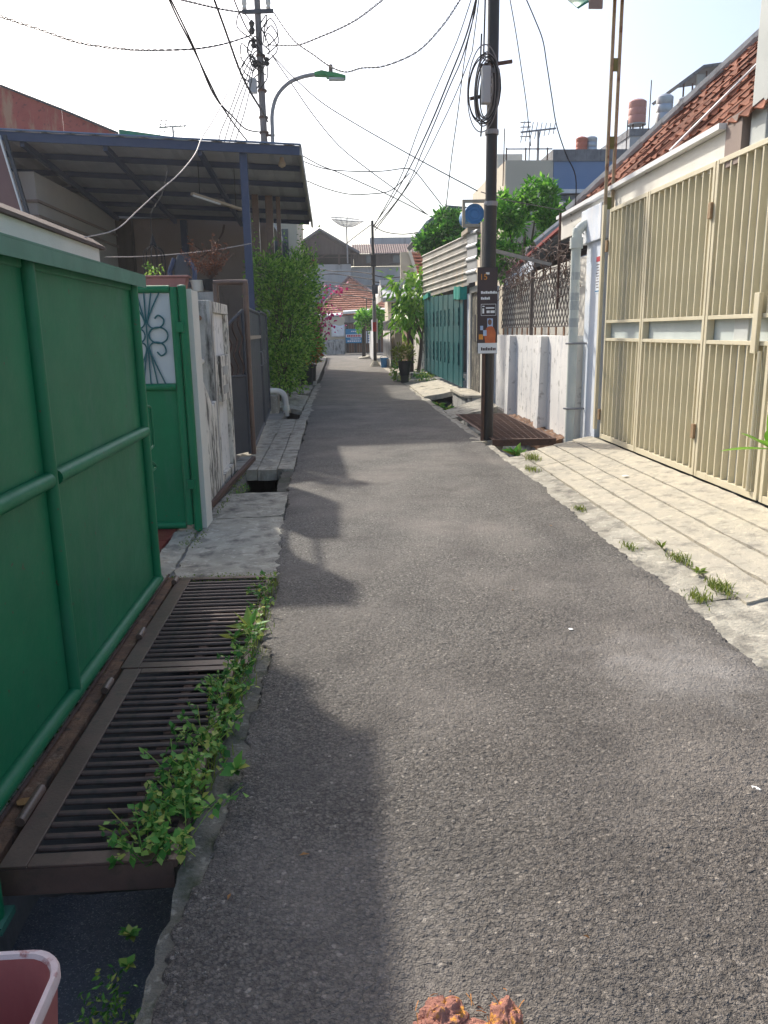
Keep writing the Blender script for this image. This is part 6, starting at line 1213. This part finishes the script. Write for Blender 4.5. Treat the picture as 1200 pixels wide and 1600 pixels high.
# ================================================================== wires
WL = {'a': 'twisted black cable sagging from the top left edge to the left pole', 'b': 'black cable dropping from the top edge to the foot of the lamp arm', 'b2': 'black cable dropping from the top edge to the carport roof', 'c': 'thick grey cable slanting steeply across the left pole', 'd': 'short black cable reaching the left pole crossarm from above', 'e': 'twisted cable coming to the left end of the crossarm',
 'g': 'pale service wire swooping from the left pole to the white coping', 'h1': 'twisted cable dipping behind the street lamp and rising to the top edge', 'h2': 'twisted cable rising from the left pole to the upper middle edge', 'i1': 'thin wire from the left pole down to the dark tree', 'i2': 'thin wire from the left pole to the blue barrel box', 'i3': 'thin wire from the barrel box to the orange tiled house',
 'j1': 'thickest black cable from the black pole to the far pole', 'j2': 'outermost thin wire from the black pole to the far pole', 'j3': 'second thick cable from the black pole to the far pole', 'j4': 'lowest thin wire from the black pole to the far pole', 'j5': 'near-vertical thin wire dropping from the black pole to the roofs',
 'k1': 'wire running from the carport corner down to the old gable roof', 'k2': 'wire from the carport corner with a kink before the roofs', 'k3': 'slack wire sagging below the others past the carport', 'm1': 'thin wire falling to the beige building right of the black pole', 'm2': 'black wire curving down to the pale blue pillar',
 'p1': 'wire from the far pole to the right hand roofs', 'p2': 'wire from the far pole toward the satellite dish', 's1': 'thin pale clothes wire under the carport'}
WIRES = [
("a",0.016,[(-3.31,9.0,4.76),(-3.27,9.99,4.98),(-3.2,11.46,5.31),(-3.06,13.34,5.84),(-2.92,15.1,6.39),(-2.69,17.93,7.32),(-2.45,20.94,8.4),(-2.19,24.4,9.72)]),
("b",0.014,[(-1.79,10.0,5.28),(-1.85,10.93,5.38),(-1.91,12.17,5.51),(-2.07,15.02,5.8),(-2.15,16.75,5.97),(-2.15,18.45,6.19),(-2.13,21.23,6.56),(-1.96,24.4,7.22)]),
("b2",0.014,[(-1.77,10.0,5.28),(-1.82,10.95,5.38),(-1.9,12.31,5.52),(-2.1,15.18,5.79),(-2.17,17.4,6.03),(-2.23,20.08,6.32),(-2.27,23.0,6.65)]),
("c",0.018,[(-1.03,8.0,4.55),(-1.13,9.58,4.83),(-1.34,12.87,5.41),(-1.5,16.13,6.0),(-1.66,20.28,6.76),(-1.83,24.4,7.5)]),
("d",0.012,[(-1.49,14.0,6.76),(-1.66,16.48,7.44),(-1.91,20.35,8.51),(-2.12,24.4,9.64)]),
("e",0.016,[(-2.31,14.0,6.76),(-2.32,16.61,7.63),(-2.33,19.67,8.66),(-2.33,24.4,10.28)]),
("g",0.01,[(-2.33,24.4,9.61),(-1.94,18.29,7.14),(-1.67,13.67,5.28),(-1.58,11.56,4.44),(-1.54,10.13,3.88),(-1.49,9.25,3.52),(-1.49,8.23,3.13),(-1.52,7.28,2.8),(-1.54,6.58,2.55),(-1.56,5.98,2.34),(-1.62,5.4,2.22)]),
("f1",0.009,[(-2.14,24.4,9.24),(-2.39,23.8,8.57),(-2.68,22.84,7.44),(-2.89,22.26,6.76),(-2.93,22.0,6.44)]),
("f2",0.009,[(-2.13,24.4,9.19),(-2.32,23.69,8.38),(-2.58,22.86,7.45),(-2.79,22.0,6.44)]),
("f3",0.009,[(-2.11,24.4,9.16),(-2.25,23.72,8.39),(-2.42,22.98,7.55),(-2.65,22.0,6.44)]),
("f4",0.009,[(-2.09,24.4,9.16),(-2.18,23.64,8.29),(-2.31,22.82,7.36),(-2.52,22.0,6.42)]),
("h1",0.014,[(-1.52,24.4,10.29),(-1.14,22.5,9.24),(-0.82,21.04,8.46),(-0.37,19.46,7.69),(-0.01,18.21,7.08),(0.3,17.26,6.69),(0.6,16.42,6.51),(0.96,15.41,6.24),(1.41,14.06,6.04),(1.67,12.89,6.01),(1.81,12.0,6.04)]),
("h2",0.014,[(-1.68,24.4,9.48),(-1.01,21.19,8.43),(-0.64,19.43,7.89),(-0.18,17.13,7.28),(0.18,15.32,6.81),(0.47,13.76,6.43),(0.76,12.0,6.05)]),
("i1",0.01,[(-1.64,24.4,9.24),(-1.15,25.13,8.71),(-0.55,25.99,8.06),(0.21,26.93,7.4),(1.16,27.88,6.87),(2.19,28.85,6.36),(3.39,30.0,5.72)]),
("i2",0.01,[(-1.64,24.4,9.24),(-0.97,23.28,8.31),(-0.29,22.21,7.46),(0.5,21.14,6.71),(1.38,20.02,5.95),(2.31,18.87,5.18),(3.11,17.9,4.54)]),
("i3",0.008,[(3.19,17.9,4.52),(3.52,16.89,4.2),(3.91,15.76,3.91),(4.19,14.96,3.72),(4.53,14.0,3.56)]),
("j1",0.014,[(1.99,11.7,5.97),(2.08,13.12,5.98),(2.12,15.0,6.0),(2.16,18.58,6.02),(2.14,23.37,6.06),(2.01,29.64,6.13),(1.75,37.0,6.26)]),
("j2",0.008,[(1.93,11.7,5.97),(1.98,13.35,5.99),(1.98,15.21,6.03),(1.97,19.08,6.08),(2.0,25.78,6.1),(1.75,37.0,6.21)]),
("j3",0.011,[(1.97,11.7,5.78),(2.08,13.5,5.79),(2.1,15.25,5.81),(2.16,19.54,5.84),(2.18,26.14,5.88),(1.78,37.0,6.15)]),
("j4",0.007,[(1.94,11.7,5.31),(2.02,13.56,5.35),(2.07,15.95,5.4),(2.11,20.44,5.5),(2.02,27.27,5.71),(1.8,37.0,6.04)]),
("j5",0.007,[(1.93,11.7,5.62),(2.05,13.05,5.65),(2.44,16.39,5.67),(2.9,20.47,5.68),(3.73,27.5,5.65)]),
("k1",0.01,[(-0.87,24.0,6.52),(-0.38,24.74,6.4),(0.18,25.53,6.34),(1.0,26.7,6.21),(1.9,27.98,6.06),(3.32,30.0,5.76)]),
("k2",0.009,[(-0.84,24.0,6.36),(-0.2,24.55,6.26),(0.76,25.31,6.33),(1.57,25.95,6.46),(2.3,26.52,6.64),(2.66,26.83,6.57),(3.09,27.33,6.23),(3.64,28.0,5.77)]),
("k3",0.008,[(-0.75,24.0,5.84),(-0.21,24.65,5.74),(0.46,25.42,5.71),(1.18,26.21,5.84),(1.88,27.0,6.08),(2.56,28.0,6.78)]),
("m1",0.008,[(2.5,12.0,6.09),(3.03,13.99,6.32),(3.83,17.07,6.67),(5.07,21.87,7.19),(7.12,30.0,8.04)]),
("m2",0.01,[(2.63,11.6,5.94),(2.78,11.65,5.69),(2.91,11.7,5.45),(2.99,11.76,5.17),(3.09,11.83,4.79),(3.19,11.9,4.43),(3.36,11.97,4.06),(3.53,12.02,3.76),(3.57,12.11,3.3),(3.61,12.2,2.75)]),
("p1",0.01,[(1.64,37.2,6.34),(2.16,36.25,5.9),(2.91,35.09,5.65),(3.62,34.0,5.62)]),
("p2",0.012,[(1.61,37.2,6.29),(1.39,42.9,6.69),(1.11,50.23,7.2),(0.75,60.0,7.85)]),
("q1",0.02,[(-1.43,52.0,5.18),(-0.18,46.06,4.82),(0.8,41.31,4.36),(1.66,37.2,3.93)]),
("q2",0.02,[(-1.44,52.0,4.78),(-0.2,46.05,4.37),(0.94,40.58,3.88),(1.65,37.2,3.65)]),
("q3",0.02,[(-1.46,52.0,4.39),(-0.2,46.1,4.2),(1.08,40.03,3.66),(1.68,37.2,3.39)]),
("q4",0.02,[(-1.49,52.0,5.64),(-0.18,45.69,4.94),(0.81,41.1,4.59),(1.63,37.2,4.18)]),
("q5",0.02,[(-1.48,52.0,3.92),(-0.22,46.11,3.71),(0.93,40.72,3.36),(1.67,37.2,3.05)]),
("q6",0.02,[(1.69,37.2,4.13),(2.68,40.14,4.19),(3.98,44.0,4.56)]),
("q7",0.02,[(1.68,37.2,3.84),(2.67,40.14,3.92),(3.98,44.0,4.2)]),
("s1",0.008,[(-2.98,10.8,2.6),(-2.73,12.05,2.72),(-2.38,13.77,2.93),(-2.06,15.35,3.15),(-1.73,17.0,3.41)]),

]
for nm, r_, pts_ in WIRES:
    base = {'q4': 'topmost wire of the bundle left of the far pole', 'q1': 'second wire from the top left of the far pole', 'q2': 'middle wire of the bundle left of the far pole', 'q3': 'fourth wire from the top left of the far pole', 'q5': 'lowest wire of the bundle left of the far pole', 'q6': 'upper of two wires right of the far pole', 'q7': 'lower of two wires right of the far pole',
            'f1': 'leftmost thin wire fanning down from the left pole', 'f2': 'second thin wire from the left in the fan below the left pole', 'f3': 'third thin wire from the left in the fan below the left pole', 'f4': 'thin wire of the fan closest to the left pole'}.get(nm) or WL[nm]
    grp = {'q': 'wires before the orange roof', 'f': 'wires fanning from the left pole'}.get(nm[0])
    pts_ = [Vector(p) for p in pts_]
    ext = lambda p, q: [p+(p-q).normalized()*k+Vector((0, 0, .006*k*k)) for k in (9, 7, 5, 3, 1.5, .7)]      # runs on overhead past the frame
    sp_ = smoothpts(pts_, 5); b = MB()
    if nm in ('a', 'b', 'b2', 'c', 'd', 'e'): sp_ = ext(sp_[0], sp_[1])+sp_
    if nm in ('h1', 'h2'): sp_ = sp_+ext(sp_[-1], sp_[-2])[::-1]
    if nm[0] in 'jm': sp_ = [Vector((2.18 if nm[0] == 'j' else 2.24, 11.46, 7.35))]+sp_      # tied off at the top of the black pole
    if nm in ('a', 'h1', 'h2', 'e'):      # two strands twisted round each other
        for ph in (0, math.pi):
            fine = smoothpts(sp_, 3); b.tube([p+Vector((math.cos(i*1.1+ph), 0, math.sin(i*1.1+ph)))*r_*.7 for i, p in enumerate(fine)], [r_*.75*min(1, max(.5, p.y/20)) for p in fine], 5, False)
    else: b.tube(sp_, [max(r_*min(1.3, max(.35, p.y/14)), p.y*.00062) for p in sp_], 5, False)
    tag(b.build('service_wire' if nm in ('g', 's1') else 'power_cable', 'wire_white' if nm in ('g', 's1') else 'rubber', None, True), base, 'wire' if r_ < .0115 else 'cable', grp)

# ================================================================== hazy air
hz = MB().box(-40, 40, -20, 95, -2.4, 16).build('haze', 'ground'); hz['kind'] = 'stuff'; hz['label'] = 'thin pale morning haze filling the lane'; hz['category'] = 'haze'
hm = bpy.data.materials.new('haze'); hm.use_nodes = True; hn = hm.node_tree; hn.nodes.remove(hn.nodes['Principled BSDF'])
pv_ = hn.nodes.new('ShaderNodeVolumePrincipled'); pv_.inputs['Color'].default_value = (.93, .95, 1, 1); pv_.inputs['Density'].default_value = .0008; pv_.inputs['Anisotropy'].default_value = .3
hn.links.new(pv_.outputs[0], hn.nodes['Material Output'].inputs['Volume']); hm.cycles.homogeneous_volume = True; hz.data.materials.clear(); hz.data.materials.append(hm)
